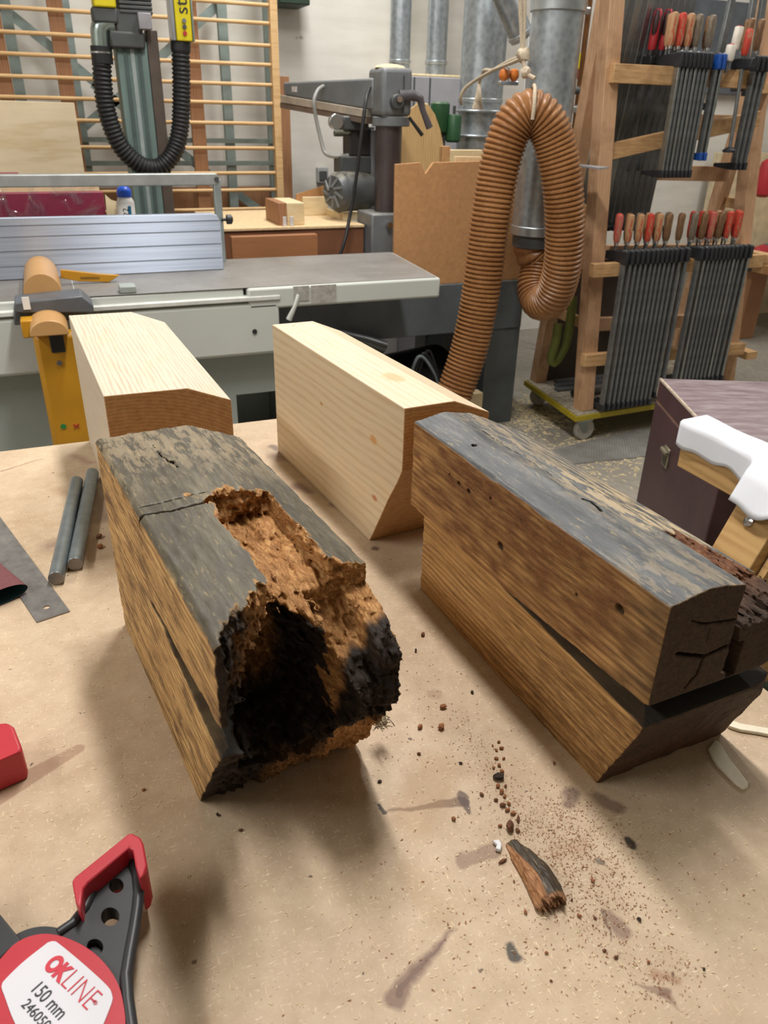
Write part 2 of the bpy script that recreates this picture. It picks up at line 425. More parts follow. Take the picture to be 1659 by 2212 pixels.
o0, o1, oz0, oz1 = Yp(512, 880, FY+.08).x, Yp(625, 880, FY+.08).x, Yp(540, 925, FY+.08).z, Yp(550, 849, FY+.08).z
m = MB().box((-1.3, FY+.08, .08), (o0, 3.2, .67)); m.box((o1, FY+.08, .08), (xb, 3.2, .67)); m.box((o0, FY+.08, oz1), (o1, 3.2, .67)); m.box((o0, FY+.08, .08), (o1, 3.2, oz0-.1)); m.box((o0, FY+.4, .1), (o1, 3.2, .66))
part('base_cabinet', m, JG2, t)
part('plinth', MB().box((-1.25, FY+.12, 0), (xb-.05, 3.15, .08)), DARKG, t)
part('sticker', MB().box((Yp(672, 640, FY).x, FY-.002, Yp(690, 655, FY).z), (Yp(726, 640, FY).x, FY+.004, Yp(690, 616, FY).z)), plain('sticker_grey', 'a5a19b', .5, var=.3, scale=60), t)
part('sticker', MB().box((Yp(634, 640, FY).x, FY-.002, Yp(650, 650, FY).z), (Yp(668, 640, FY).x, FY+.004, Yp(650, 618, FY).z)), plain('sticker_grey', 'a5a19b', .5), t)
part('lock_lever', MB().tube([Yp(645, 637, FY-.02), Yp(637, 662, FY-.03), Yp(624, 690, FY-.02)], [.009, .007, .011], 10), plain('lever_light', 'c9cdc8', .4, .3), t)
def brushed():
    n = NT('fence_aluminium')
    a = n.noise(n.map((1, 1, 60)), scale=1.5, detail=6); b = n.noise(n.map((1, 1, 200)), scale=2.5, detail=3)
    f = n.math('ADD', n.math('MULTIPLY', a, .6), n.math('MULTIPLY', b, .4))
    k = n.ramp(f, [(.3, lin('a2acbe')), (.5, lin('bec8d9')), (.7, lin('d0d8e6'))])
    n.bump(f, .25, .0015)
    m = n.out(k, .55, .78); n.b.inputs['Anisotropic'].default_value = .92; n.b.inputs['Anisotropic Rotation'].default_value = .25; return m
YFN = 3.04
zf0, zf1 = .903, 1.104
xfr = Yp(478, 500, YFN).x
m = MB().prism([(-1.3, YFN, zf0), (xfr, YFN, zf0), (xfr, YFN, zf1-.03), (xfr-.012, YFN, zf1-.006), (xfr-.03, YFN, zf1), (-1.3, YFN, zf1)], (0, .03, 0))
part('fence', m, brushed(), t, bev=.002)
for k in (.22, .47, .7, .88):
    z = zf0 + (zf1-zf0)*k
    part('fence_groove', MB().box((-1.3, YFN-.0012, z-.0012), (xfr-.004, YFN+.003, z+.0012)), plain('groove_grey', '9aa2b0', .4, .7), t)
YRR = 3.2
za = Yp(230, 389, YRR).z; xa = Yp(470, 389, YRR).x
part('rear_rail', MB().box((-1.3, YRR, za-.022), (xa, YRR+.04, za+.020)), plain('rail_alu', 'a9adab', .45, .5), t, bev=.004)
part('rail_leg', MB().box((xa-.016, YRR+.002, .9), (xa+.012, YRR+.03, za)), plain('leg_alu', '9fa9a8', .45, .5), t, bev=.003)
part('rail_bolt', MB().cyl((xa-.004, YRR-.006, za), (xa-.004, YRR+.002, za), .009, 12), DARKG, t)
q = Yp(494, 474, YRR)
part('clamp_knob', MB().lathe([(.006, 0), (.006, .02), (.018, .022), (.018, .04), (.008, .046)], (q.x-.03, q.y, q.z), (1, 0, 0)), BLKP, t)
# bridge guard over the cutter
g = part('guard_block', MB().prism([Yp(30, 662, 2.58), Yp(75, 655, 2.58), Yp(178, 647, 2.58), Yp(203, 668, 2.58), Yp(180, 690, 2.58), Yp(30, 704, 2.58)], (0, .10, 0)), plain('guard_dark', '55585c', .4), t, bev=.006)
zt0 = Yp(100, 690, 2.52).z
part('guard_top', MB().prism([Yp(32, 662, 2.56)+V((0, 0, .01)), Yp(178, 646, 2.56)+V((0, 0, .01)), Yp(203, 667, 2.56)+V((0, 0, .01)), Yp(203, 676, 2.56), Yp(32, 676, 2.56)], (0, .12, 0)), plain('guard_slate', '5c6066', .4), g, bev=.004)
q = Yp(55, 655, 2.56)
part('label', MB().box((q.x-.008, 2.556, q.z-.018), (q.x+.012, 2.561, q.z+.018)), WHITEP, g)
a, b = Yp(52, 635, 2.75).x, Yp(135, 635, 2.75).x
cx, rw = (a+b)/2, (b-a)/2
prof = [(cx-rw, .905)] + [(cx + rw*math.cos(math.pi*(1-i/12)), .905+.075*math.sin(math.pi*i/12)**.8) for i in range(1, 12)] + [(cx+rw, .905)]
part('guard_profile', MB().prism([(x, 2.68, z) for x, z in prof], (0, .355, 0)), TAN, t)
a, b = Yp(62, 700, 2.5).x, Yp(146, 700, 2.5).x; cx, rw = (a+b)/2, (b-a)/2; z0 = Yp(100, 712, 2.5).z
prof = [(cx-rw, z0)] + [(cx + rw*math.cos(math.pi*(1-i/12)), z0+.045*math.sin(math.pi*i/12)**.8) for i in range(1, 12)] + [(cx+rw, z0)]
part('guard_nose', MB().prism([(x, 2.42, z) for x, z in prof], (0, .17, 0)), TAN, t, bev=.003)
part('guard_bracket', MB().box((Yp(46, 700, 2.55).x, 2.50, Yp(60, 722, 2.55).z), (Yp(75, 700, 2.55).x, 2.56, Yp(60, 684, 2.55).z)), OCHRE, t, bev=.004)
xa1, xb1 = Yp(76, 760, 2.48).x, Yp(76, 760, 2.48).x+.20
part('guard_column', MB().box((xa1, 2.48, .3), (xb1, 2.54, z0-.01)), OCHRE, t, bev=.015)
part('column_slot', MB().box((Yp(107, 735, 2.48).x, 2.476, Yp(120, 762, 2.48).z), (Yp(138, 735, 2.48).x, 2.49, z0-.005)), BLACK, t, bev=.003)
q = Yp(128, 783, 2.48); part('column_screw', MB().cyl((q.x, 2.472, q.z), (q.x, 2.485, q.z), .008, 14), CHROME, t)
q = Yp(137, 921, 2.48); part('green_dot', MB().cyl((q.x, 2.4775, q.z), (q.x, 2.481, q.z), .0085, 16), plain('green_mark', '2c7a3a', .5), t)
q = Yp(165, 920, 2.48)
m = MB(); m.beam((q.x-.008, 2.4785, q.z-.007), (q.x+.008, 2.4785, q.z+.007), .002, .003, (0, 1, 0)); m.beam((q.x-.008, 2.4785, q.z+.007), (q.x+.008, 2.4785, q.z-.007), .002, .003, (0, 1, 0))
part('red_cross', m, RED, t)
py = 2.9
q = [Yp(a, b, py) for a, b in ((131, 586), (215, 595), (259, 598), (236, 613), (170, 611), (132, 604))]
dz = .903-min(p.z for p in q); q = [p+V((0, 0, max(0, dz))) for p in q]
t = thing('push_stick', 'yellow plastic push stick with a slot lying in front of the aluminium fence', 'push stick', (q[4].x, py, .903))
part('blade', MB().prism(q, (0, .016, 0)), OCHRE, t, bev=.002)
c = (q[1]+q[4])/2
part('slot', MB().prism([c+V((-.028, -.001, .004)), c+V((.034, -.001, .001)), c+V((.034, -.001, -.006)), c+V((-.028, -.001, -.003))], (0, .004, 0)), plain('slot_brown', '7d5a14', .5), t)
m = MB().box((Yp(262, 650, 2.70).x, 2.70, .9022), (Yp(298, 650, 2.70).x, 2.76, .925))
part('stop_block', m, JG2, t, bev=.004)

# ------------------------------------------------------------------ things behind the fence
YB = 3.42
x1 = Yp(226, 440, YB).x; zb1 = Yp(110, 416, YB).z
t = thing('wrapped_board', 'dark red board wrapped in clear film standing behind the aluminium fence', 'board', (0, YB, 0))
part('red_board', MB().box((-1.2, YB, 0), (x1, YB+.05, zb1)), plain('crimson_laminate', '8a2f48', .4, var=.06), t, bev=.003)
part('back_board', MB().box((-1.2, YB+.055, 0), (x1-.01, YB+.09, zb1+.045)), PINE, t, bev=.002)
def film():
    n = NT('clear_film'); tr = n.new('ShaderNodeBsdfTransparent'); gl = n.new('ShaderNodeBsdfGlossy'); mx = n.new('ShaderNodeMixShader')
    f = n.noise(n.map((1, 3, 1)), scale=7, detail=3, dist=1.5)
    gl.inputs['Roughness'].default_value = .12; tr.inputs[0].default_value = (.93, .93, .93, 1)
    bm_ = n.new('ShaderNodeBump'); bm_.inputs['Strength'].default_value = .8; bm_.inputs['Distance'].default_value = .03
    n.put(bm_.inputs['Height'], f); n.t.links.new(bm_.outputs[0], gl.inputs['Normal'])
    n.put(mx.inputs[0], n.math('MULTIPLY', n.step(f, .45, .7), .5)); n.t.links.new(tr.outputs[0], mx.inputs[1]); n.t.links.new(gl.outputs[0], mx.inputs[2])
    n.t.links.new(mx.outputs[0], n.t.nodes['Material Output'].inputs[0]); return n.m
part('plastic_wrap', MB().grid(lambda a, b: (-1.1+a*(x1+1.115), YB-.012-.006*math.sin(a*37+b*9)-.005*math.sin(a*71-b*13), .72+b*(zb1+.05-.72)), 60, 12), film(), t)
m = MB().box((-1.2, 3.74, 0), (Yp(40, 378, 3.74).x, 3.79, Yp(20, 374, 3.74).z))
solo('red_sheet', 'second dark red sheet just showing above the grey rear rail at left', 'board', m, plain('crimson_laminate', '8a2f48'), bev=.002)
q = [Yp(x, y, 3.37) for x, y in ((229, 480), (227, 420), (240, 432), (252, 436), (264, 432), (270, 480))]
q[0].z = q[-1].z = .9
solo('torn_offcut', 'torn pale plywood offcut between the red board and the glue bottle', 'offcut', MB().prism(q, (0, .01, 0)), PINE)
q = Yp(272, 450, 3.30); wd = (Yp(293, 440, 3.30).x-Yp(254, 440, 3.30).x)/2
zt_, zs_, zc_ = Yp(268, 399, 3.3).z, Yp(270, 430, 3.3).z, Yp(270, 420, 3.3).z
t = thing('glue_bottle', 'white glue bottle with a blue cap and stripe behind the fence', 'bottle', (q.x, 3.3, .9))
part('body', MB().lathe([(wd*.95, .905), (wd, .915), (wd, zs_-.012), (wd*.9, zs_-.004), (wd*.6, zc_)], (q.x, 3.3, 0)), WHITEP, t)
part('cap', MB().lathe([(wd*.8, zc_-.008), (wd*.82, zc_+.012), (wd*.7, zc_+.022), (wd*.3, zc_+.03), (wd*.26, zt_-.004), (wd*.15, zt_)], (q.x, 3.3, 0)), BLUEP, t)
def wrap_patch(a0, a1, z0, z1):
    return MB().grid(lambda a, b: (q.x+(wd+.0006)*math.sin(a0+(a1-a0)*a), 3.3-(wd+.0006)*math.cos(a0+(a1-a0)*a), z0+(z1-z0)*b), 8, 1)
part('stripe', wrap_patch(.12, .5, .95, zs_-.022), plain('teal_ink', '1b6d94', .5), t)
tm = text_mesh('22', .03)
part('print', MB().add([(q.x+(wd+.001)*math.sin(-.1-p[1]/wd), 3.3-(wd+.001)*math.cos(-.1-p[1]/wd), Yp(272, 458, 3.27).z+p[0]*1.0) for p in tm.v], tm.f), BLKP, t, smooth=None)
# ------------------------------------------------------------------ saw bench, radial arm saw and what lies on the bench
BY = 3.30
t = thing('saw_bench', 'dark grey steel bench with a deep apron under the radial arm saw', 'bench', (1.4, 3.8, 0))
part('apron', MB().box((.74, BY, .505), (2.115, 4.25, .738)), SLATE, t, bev=.004)
part('leg_cabinet', MB().box((1.935, BY+.012, 0), (2.12, BY+.5, .503)), SLATE, t, bev=.004)
part('leg_cabinet', MB().box((.76, BY+.5, 0), (.9, 4.2, .503)), SLATE, t, bev=.004)
part('back_leg', MB().box((1.95, 4.05, 0), (2.1, 4.2, .503)), SLATE, t, bev=.004)
m = MB().box((.76, 3.58, .739), (1.38, 4.2, .93))
t = thing('bench_box', 'dark brown wooden box top with a pale upper edge on the saw bench', 'box', (1.0, 3.6, .739))
zt = Yp(640, 489, 3.58).z
part('front_board', MB().box((.70, 3.58, .739), (1.374, 3.605, zt-.012)), BROWNB, t, bev=.002)
part('top_board', MB().box((.70, 3.57, zt-.012), (1.374, 4.24, zt)), MDFE, t, bev=.002)
part('side_board', MB().box((1.35, 3.61, .739), (1.372, 4.22, zt-.012)), BROWNB, t)
ZB = zt
a, b = Yp(500, 512, 3.43), Yp(686, 512, 3.43)
solo('brown_board', 'reddish brown board on edge just behind the planing table', 'board',
     MB().box((a.x, 3.43, .739), (b.x, 3.47, a.z)), wood('amber_board', '996640', '7f5234', 0, scale=6), bev=.003)
t = thing('timber_block', 'short pale timber block with a brown end beside the wall rack', 'block', Yp(640, 485, 3.62))
a, b = Yp(605, 440, 3.62), Yp(657, 440, 3.62)
part('block', MB().box((a.x+.03, 3.62, ZB), (b.x, 3.85, Yp(640, 438, 3.62).z)), PINE, t, bev=.003)
part('brown_end', MB().box((a.x-.01, 3.618, ZB), (a.x+.03, 3.85, Yp(640, 438, 3.62).z)), BROWNW, t, bev=.002)
for px in (615, 630):
    q = Yp(px, 492, 3.60)
    solo('plastic_dowel', 'small clear plastic plug, %s of two on the bench edge' % ('left' if px == 615 else 'right'), 'plug',
         MB().lathe([(.009, 0), (.010, .004), (.008, .03), (.009, .04)], (q.x, 3.595, ZB)), plain('milky_plastic', 'd8d6d8', .3), group='plastic plugs on the bench')
q = [Yp(x, y, 4.15) for x, y in ((640, 486), (641, 420), (700, 402), (702, 486))]
q[0].z = q[3].z = ZB
solo('board_offcut', 'tan particle board offcut standing behind the pale timber block', 'offcut', MB().prism(q, (0, .02, 0)), MDFB)
t = thing('pine_tray', 'low pale pine tray below the saw motor', 'tray', Yp(740, 480, 3.8))
a, b = Yp(682, 465, 3.75), Yp(806, 465, 3.75)
zt2 = Yp(740, 460, 3.75).z
part('front', MB().box((a.x+.14, 3.75, ZB), (b.x, 3.77, zt2)), PINE, t, bev=.002)
part('side', MB().box((a.x, 3.95, ZB), (a.x+.13, 3.97, Yp(700, 425, 3.95).z)), PINE, t, bev=.002)
part('side', MB().box((a.x+.12, 3.77, ZB), (a.x+.14, 4.1, zt2)), PINE, t, bev=.002)
part('bottom', MB().box((a.x+.14, 3.77, ZB), (b.x, 4.1, ZB+.012)), PINE, t)

YS = 3.60
sx = Yp(838, 360, YS).x
t = thing('radial_arm_saw', 'grey radial arm saw with its long arm and hanging motor', 'saw', (sx, YS, .739))
bx0, bx1 = Yp(803, 500, YS-.1).x, Yp(884, 500, YS-.1).x
zb1 = Yp(840, 462, YS-.1).z
part('column_base', MB().box((bx0, YS-.1, .739), (bx0+(bx1-bx0)*.68, YS+.1, zb1)), STEELG, t, bev=.008)
part('base_clamp', MB().box((bx0+(bx1-bx0)*.72, YS-.09, .739), (bx1, YS+.1, zb1-.012)), STEELG, t, bev=.006)
q = Yp(838, 485, YS-.1)
part('base_bolt', MB().cyl((q.x, YS-.13, q.z), (q.x, YS-.1, q.z), .014, 8), CHROME, t)
rc = .06
part('column', MB().cyl((sx, YS, .76), (sx, YS, 1.42), rc, 28), plain('worn_steel', '5a5254', .35, .6, var=.25, scale=5), t)
zc0, zc1 = Yp(845, 262, YS).z, Yp(845, 147, YS).z
m = MB().box((sx-.07, YS-.085, zc0+.02), (sx+.075, YS+.09, zc1))
part('head_casting', m, STEELG, t, bev=.02, bseg=3)
part('collar', MB().cyl((sx+.01, YS, zc0-.02), (sx+.01, YS, zc0+.018), .085, 28), STEELG, t, bev=.004)
part('split_seam', MB().box((sx+.028, YS-.088, zc0+.03), (sx+.034, YS-.08, zc1-.03)), DARKG, t)
part('head_lug', MB().cyl((sx-.005, YS-.115, 1.49), (sx-.005, YS-.08, 1.49), .03, 16), DARKG, t, bev=.004)
part('lug_bolt', MB().cyl((sx-.005, YS-.13, 1.50), (sx-.005, YS-.115, 1.50), .013, 6), CHROME, t)
part('dust_cap', MB().lathe([(.068, 0), (.06, .008), (.03, .014), (.005, .016)], (sx, YS, zc1)), DUSTW, t)
# the arm runs back to the left
e = Yp(628, 200, 4.3); ax0 = V((sx-.03, YS+.03, 0)); ax1 = V((e.x, 4.3, 0))
ad = (ax1-ax0).normalized(); an = V((-ad.y, ad.x, 0)); 
if an.y > 0: an = -an
def ap(s, k, z): p = ax0 + (ax1-ax0)*s + an*k; return (p.x, p.y, z)
zA0t, zA0b, zA1t, zA1b = Yp(815, 168, YS).z, Yp(815, 238, YS).z, Yp(628, 178, 4.3).z, Yp(628, 206, 4.3).z
m = MB().add([ap(0, .045, zA0b), ap(0, -.045, zA0b), ap(0, -.045, zA0t), ap(0, .045, zA0t), ap(1, .045, zA1b), ap(1, -.045, zA1b), ap(1, -.045, zA1t), ap(1, .045, zA1t)],
             [(0, 1, 2, 3), (7, 6, 5, 4), (0, 4, 5, 1), (1, 5, 6, 2), (2, 6, 7, 3), (3, 7, 4, 0)])
arm = part('arm', m, STEELG, t, bev=.01)
q0, q1 = Yp(650, 187, 4.2), None
s = .86; q = V(ap(s, .047, (zA0t*(1-s)+zA1t*s+zA0b*(1-s)+zA1b*s)/2))
part('name_plate', MB().add([V(ap(s-.03, .047, q.z-.012)), V(ap(s+.03, .047, q.z-.012)), V(ap(s+.03, .047, q.z+.012)), V(ap(s-.03, .047, q.z+.012)),
                             V(ap(s-.03, .043, q.z-.012)), V(ap(s+.03, .043, q.z-.012)), V(ap(s+.03, .043, q.z+.012)), V(ap(s-.03, .043, q.z+.012))],
                            [(0, 1, 2, 3), (7, 6, 5, 4), (0, 4, 5, 1), (1, 5, 6, 2), (2, 6, 7, 3), (3, 7, 4, 0)]), plain('plate_white', 'cfc9c9', .4, var=.3, scale=60), arm)
def rail(k0, k1, dz0, dz1, s0, s1, mt, nm):
    z = lambda s, d: zA0b*(1-s)+zA1b*s + d
    m = MB().add([ap(s0, k0, z(s0, dz0)), ap(s0, k1, z(s0, dz0)), ap(s0, k1, z(s0, dz1)), ap(s0, k0, z(s0, dz1)), ap(s1, k0, z(s1, dz0)), ap(s1, k1, z(s1, dz0)), ap(s1, k1, z(s1, dz1)), ap(s1, k0, z(s1, dz1))],
                 [(0, 1, 2, 3), (7, 6, 5, 4), (0, 4, 5, 1), (1, 5, 6, 2), (2, 6, 7, 3), (3, 7, 4, 0)])
    part(nm, m, mt, t, bev=.002)
rail(.055, -.05, -.034, -.001, .06, 1.02, plain('scale_rail', 'b5aa9d', .45, .3, var=.2, scale=20), 'scale_rail')
rail(.05, -.05, -.06, -.036, .06, 1.04, plain('rail_brown2', '7d6c60', .5, .3), 'lower_rail')
# carriage and motor
c0 = V(ap(.30, 0, 0))
part('carriage', MB().cbox((c0.x, c0.y, 1.40), (.13, .14, .06)), DARKG, t, bev=.008)
part('carriage_wheel', MB().cyl((c0.x-.10, c0.y-.08, 1.405), (c0.x-.10, c0.y-.05, 1.405), .034, 20), CHROME, t, bev=.003)
ya = c0.y-.03
xA, xB = Yp(752, 300, ya).x, Yp(806, 300, ya).x
part('yoke', MB().box((xA, ya-.02, Yp(780, 336, ya).z), (xB, ya+.08, 1.385)), plain('yoke_dark', '2d2b2b', .5), t, bev=.006)
part('yoke_frame', MB().box((xB-.022, ya-.04, Yp(780, 450, ya).z), (xB+.01, ya+.06, 1.375)), STEELG, t, bev=.004)
part('terminal_box', MB().box((Yp(732, 350, ya).x, ya-.03, Yp(760, 374, ya).z), (Yp(800, 350, ya).x, ya+.08, Yp(760, 337, ya).z)), DARKG, t, bev=.006)
mc = Yp(772, 412, ya); mdir = V((.93, .37, 0)).normalized()
rm = .5*(Yp(772, 370, ya).z - Yp(772, 456, ya).z)
mo = part('motor', MB().lathe([(rm*.3, -.16), (rm*.8, -.155), (rm*.97, -.13), (rm*.97, -.12), (rm, -.118), (rm, .1), (rm*.9, .12), (rm*.3, .125)], mc, mdir, 36), plain('motor_grey', '54585a', .45, .2, dust=.4), t)
mx = mdir; mu = V((0, 0, 1)); mw = mx.cross(mu)
m = MB()
for k in range(9):
    a = 2*math.pi*k/9; d = mu*math.cos(a)+mw*math.sin(a); d2 = mu*math.cos(a+.5)+mw*math.sin(a+.5)
    m.beam(mc-mx*.163+d*rm*.25, mc-mx*.152+d2*rm*.82, .012, .012)
part('fan_cover', m, STEELG, mo)
part('blade_disc', MB().cyl(mc+mx*.13, mc+mx*.135, .10, 40), plain('blade_steel', '8a8480', .3, .8), t)
q = Yp(722, 288, ya-.06)
part('crank_handle', MB().tube([q, Yp(735, 288, ya-.06), Yp(748, 290, ya-.05), Yp(762, 284, ya)], [.013, .014, .008, .007], 12), plain('handle_olive', '4b4c40', .45), t)
part('lever', MB().tube([Yp(862, 208, YS-.09), Yp(892, 206, YS-.1), Yp(908, 214, YS-.1), Yp(914, 240, YS-.1), Yp(928, 276, YS-.1)], [.026, .022, .018, .013, .016], 14), plain('lever_grey', '605c60', .4, .3), t)
part('lever', MB().tube([Yp(884, 254, YS-.1), Yp(912, 292, YS-.1)], [.007, .009], 10), BLKP, t)
pts, _ = smooth_path([Yp(699, 186, 3.95), Yp(686, 196, 3.93), Yp(678, 222, 3.9), Yp(684, 262, 3.9), Yp(694, 305, 3.88), Yp(702, 330, 3.86), Yp(722, 338, 3.82), Yp(755, 335, ya)], 40)
part('conduit', MB().tube(pts, .009, 10), plain('conduit_grey', '8b8a86', .4), t)
pts, _ = smooth_path([Yp(799, 190, 3.6), Yp(790, 220, 3.52), Yp(781, 290, 3.5), Yp(770, 380, 3.5), Yp(757, 460, 3.5), Yp(740, 535, 3.46), V((1.16, 3.47, .749))], 40)
solo('power_cable', 'black power cable hanging from the saw arm down to the bench', 'cable', MB().tube(pts, .008, 10), BLACK)

# board with notch, plywood guard, green motor, cabinet
pl = 3.315
notch = [Yp(855, 355, pl), Yp(908, 351, pl), Yp(919, 376, pl), Yp(937, 351, pl), Yp(1160, 345, pl), Yp(1135, 605, pl), Yp(858, 618, pl)]
notch[-1].z = notch[-2].z = .739
notch[-1].x = notch[0].x+.005
solo('notched_board', 'tan particle board with a V notch standing on the saw bench', 'board', MB().prism(notch, (0, .018, 0)), MDFB, bev=.0015)
b2 = [Yp(985, 338, pl+.03), Yp(1157, 341, pl+.03), Yp(1136, 600, pl+.03), Yp(960, 606, pl+.03)]
b2[2].z = b2[3].z = .739
solo('backing_board', 'second tan board showing its pale edge behind the notched board', 'board', MB().prism(b2, (0, .02, 0)), MDFE, bev=.0015)
q = [Yp(x, y, 3.95) for x, y in ((866, 372), (866, 270), (885, 238), (905, 222), (925, 226), (940, 248), (951, 280), (958, 315), (960, 372))]
q[0].z = q[-1].z = .739
t = thing('curved_guard', 'curved plywood blade guard dusted with sawdust behind the saw column', 'guard', (q[0].x, 3.95, .739))
part('side', MB().prism(q, (0, .015, 0)), wood('ply_tan', 'c9a875', 'b8935c', 2, scale=6), t)
part('rim', MB().add([p+V((0, d, 0)) for p in q[3:] for d in (.015, .03)], [(2*i, 2*i+1, 2*i+3, 2*i+2) for i in range(5)]), DUSTW, t, solid=.012)
q = Yp(964, 336, 3.6)
solo('tan_block', 'small upright tan wooden block between the curved guard and the duct', 'block', MB().box((q.x-.02, 3.6, .739), (q.x+.02, 3.64, Yp(964, 316, 3.6).z)), ORANGEW, bev=.002)
t = thing('pine_offcuts', 'pale pine lath lying behind the notched board top', 'lath', Yp(1010, 335, 3.7))
part('lath', MB().box((Yp(958, 330, 3.7).x, 3.7, .739), (Yp(1045, 330, 3.7).x, 3.75, Yp(1000, 324, 3.7).z)), PINE, t, bev=.002)
yc = 4.45
x0, x1, z1 = Yp(874, 200, yc).x, Yp(1004, 200, yc).x, Yp(940, 166, yc).z
t = thing('dust_cabinet', 'light grey sheet metal cabinet with a dusty top below the ducts', 'cabinet', ((x0+x1)/2, yc, 0))
part('body', MB().box((x0, yc, 0), (x1, 4.95, z1)), plain('cabinet_grey', '9c9ba0', .5, .1, var=.06), t, bev=.006)
part('dust_layer', MB().box((x0+.005, yc+.004, z1-.002), (x1-.005, 4.94, z1+.012)), DUSTW, t, bev=.005)
for px in (882, 894, 928):
    x = Yp(px, 200, yc).x; part('seam', MB().box((x-.004, yc-.003, z1-.3), (x+.004, yc+.004, z1-.005)), DARKG, t)
q = Yp(950, 250, 4.05)
t = thing('green_motor', 'dark green electric motor behind the saw beside the round duct', 'motor', (q.x, 4.05, .7385))
part('body', MB().lathe([(.045, 0), (.05, .01), (.05, .13), (.04, .14), (.01, .142)], (q.x, 4.05, Yp(950, 285, 4.05).z+.0), (0, 0, 1)), GREEN, t)
q2 = Yp(979, 280, 4.02)
part('gearbox', MB().lathe([(.03, -.06), (.04, -.05), (.04, .06), (.034, .07), (.01, .072)], (q2.x, 4.02, q2.z), (0, 0, 1)), GREEN, t)
part('shaft', MB().cyl((q2.x, 4.02, q2.z+.07), (q2.x, 4.02, q2.z+.11), .008, 10), DARKG, t)
part('post', MB().box((q.x-.03, 4.03, .7385), (q.x+.03, 4.07, Yp(950, 285, 4.05).z)), DARKG, t)

# ------------------------------------------------------------------ ducts
def duct(px, py, y, r, ztop, zbot, label, rings=(), flare=None):
    x = Yp(px, py, y).x
    t = thing('ventilation_duct', label, 'duct', (x, y, zbot), 'galvanised ducts')
    part('pipe', MB().cyl((x, y, zbot), (x, y, ztop), r, 36), GALV, t)
    for z, k, h in rings:
        part('collar', MB().cyl((x, y, z-h/2), (x, y, z+h/2), r+k, 36), plain('collar_zinc', 'b5bcc0', .35, .8), t, bev=.003)
    return t, x
zz = Yp(865, 138, 4.65).z
duct(865, 70, 4.65, .058, 3.6, z1+.012, 'thin round steel duct directly above the saw head', [(zz+.01, .004, .02)])
duct(945, 70, 4.65, .058, 3.6, z1+.012, 'thin round steel duct right of the one above the saw head', [(Yp(945, 140, 4.65).z+.01, .006, .02)])
yd = 4.1
za, zb = Yp(1020, 240, yd).z, Yp(1020, 293, yd).z
duct(1046, 100, yd, .115, 3.6, 0, 'thick steel duct left of the brown hose arch with flanges', [(za, .028, .012), (zb, .028, .012), (za+.05, .004, .02)])
yd4 = 3.15
zc = Yp(1190, 505, yd4).z; zr = Yp(1200, 10, yd4).z
t4, x4 = duct(1202, 60, yd4, .105, 3.6, zc, 'thick steel duct behind the brown hose arch', [(zr, .008, .05), (zc+.02, .004, .04)])
q0, q1 = Yp(1128, 82, 3.55), Yp(1093, 0, 3.55); d = (q1-q0).normalized()
t = thing('branch_duct', 'slanting thinner steel pipe between the two thick ducts', 'duct', q0)
part('pipe', MB().cyl(q0, q0+d*((3.6-q0.z)/d.z), .055, 24), GALV, t)
part('collar', MB().cyl(q0+d*.01, q0+d*.03, .059, 24), plain('collar_zinc', 'b5bcc0'), t, bev=.003)
x = Yp(1146, 130, 3.78).x
solo('white_conduit', 'white plastic pipe running up beside the thick duct behind the hose', 'pipe', MB().cyl((x, 3.78, 0), (x, 3.78, 3.6), .018, 14), WHITEP)
x = Yp(1256, 150, 4.5).x
t = thing('copper_pipe', 'brown copper pipe running down the wall right of the thick duct', 'pipe', (x, 4.5, 0))
part('pipe', MB().cyl((x, 4.5, 0), (x, 4.5, 3.6), .017, 14), plain('copper_dull', '7c5332', .4, .6), t)
x2 = Yp(1241, 150, 4.45).x
t = thing('steel_pipe', 'thin steel pipe with valves and a yellow tag beside the copper pipe', 'pipe', (x2, 4.45, 0))
part('pipe', MB().cyl((x2, 4.45, 0), (x2, 4.45, 3.6), .013, 12), CHROME, t)
for py in (195, 235, 20): q = Yp(1230, py, 4.45); part('valve', MB().cyl((x2-.03, 4.43, q.z), (x2+.035, 4.43, q.z), .022, 14), CHROME if py != 195 else DARKG, t, bev=.004)
q = Yp(1238, 130, 4.42); part('yellow_tag', MB().box((x2-.018, 4.43, q.z-.04), (x2+.018, 4.435, q.z+.04)), YEL, t)
q = Yp(1258, 132, 4.7)
solo('red_box', 'small red box on the wall between the pipes and the clamp rack', 'box', MB().box((q.x-.04, 4.9, q.z-.09), (q.x+.12, 4.998, q.z+.02)), plain('dull_red', '8c2d2d', .5), bev=.004)
q = Yp(1266, 98, 4.6)
t = thing('metal_canister', 'shiny round metal canister hanging on the wall near the pipes', 'canister', (q.x+.04, 4.9, q.z))
part('can', MB().lathe([(.02, -.03), (.055, -.025), (.06, .02), (.055, .075), (.02, .09)], (q.x+.04, 4.93, q.z)), CHROME, t)
part('bracket', MB().box((q.x+.02, 4.95, q.z-.02), (q.x+.06, 5.0, q.z+.02)), DARKG, t)
q = [Yp(1316, 364, 2.86), Yp(1292, 375, 2.80), Yp(1262, 371, 2.92), V((x4+.088, yd4-.064-.012, 0)), V((x4+.109, yd4+.0, 0))]
zt_ = q[0].z; q = [V((p.x, p.y, zt_)) for p in q]
solo('metal_tray', 'grey sheet metal corner fixed to the thick duct beside the clamp rack', 'sheet', MB().prism(q, (0, 0, .006)), plain('sheet_grey', 'a9adb2', .4, .5))
q = Yp(1098, 168, 3.3)
t = thing('hose_clamp', 'small orange handled clamp hanging between the two thick ducts', 'clamp', q)
part('jaw', MB().box((q.x-.045, 3.285, q.z-.028), (q.x+.045, 3.31, q.z-.012)), CHROME, t, bev=.003)
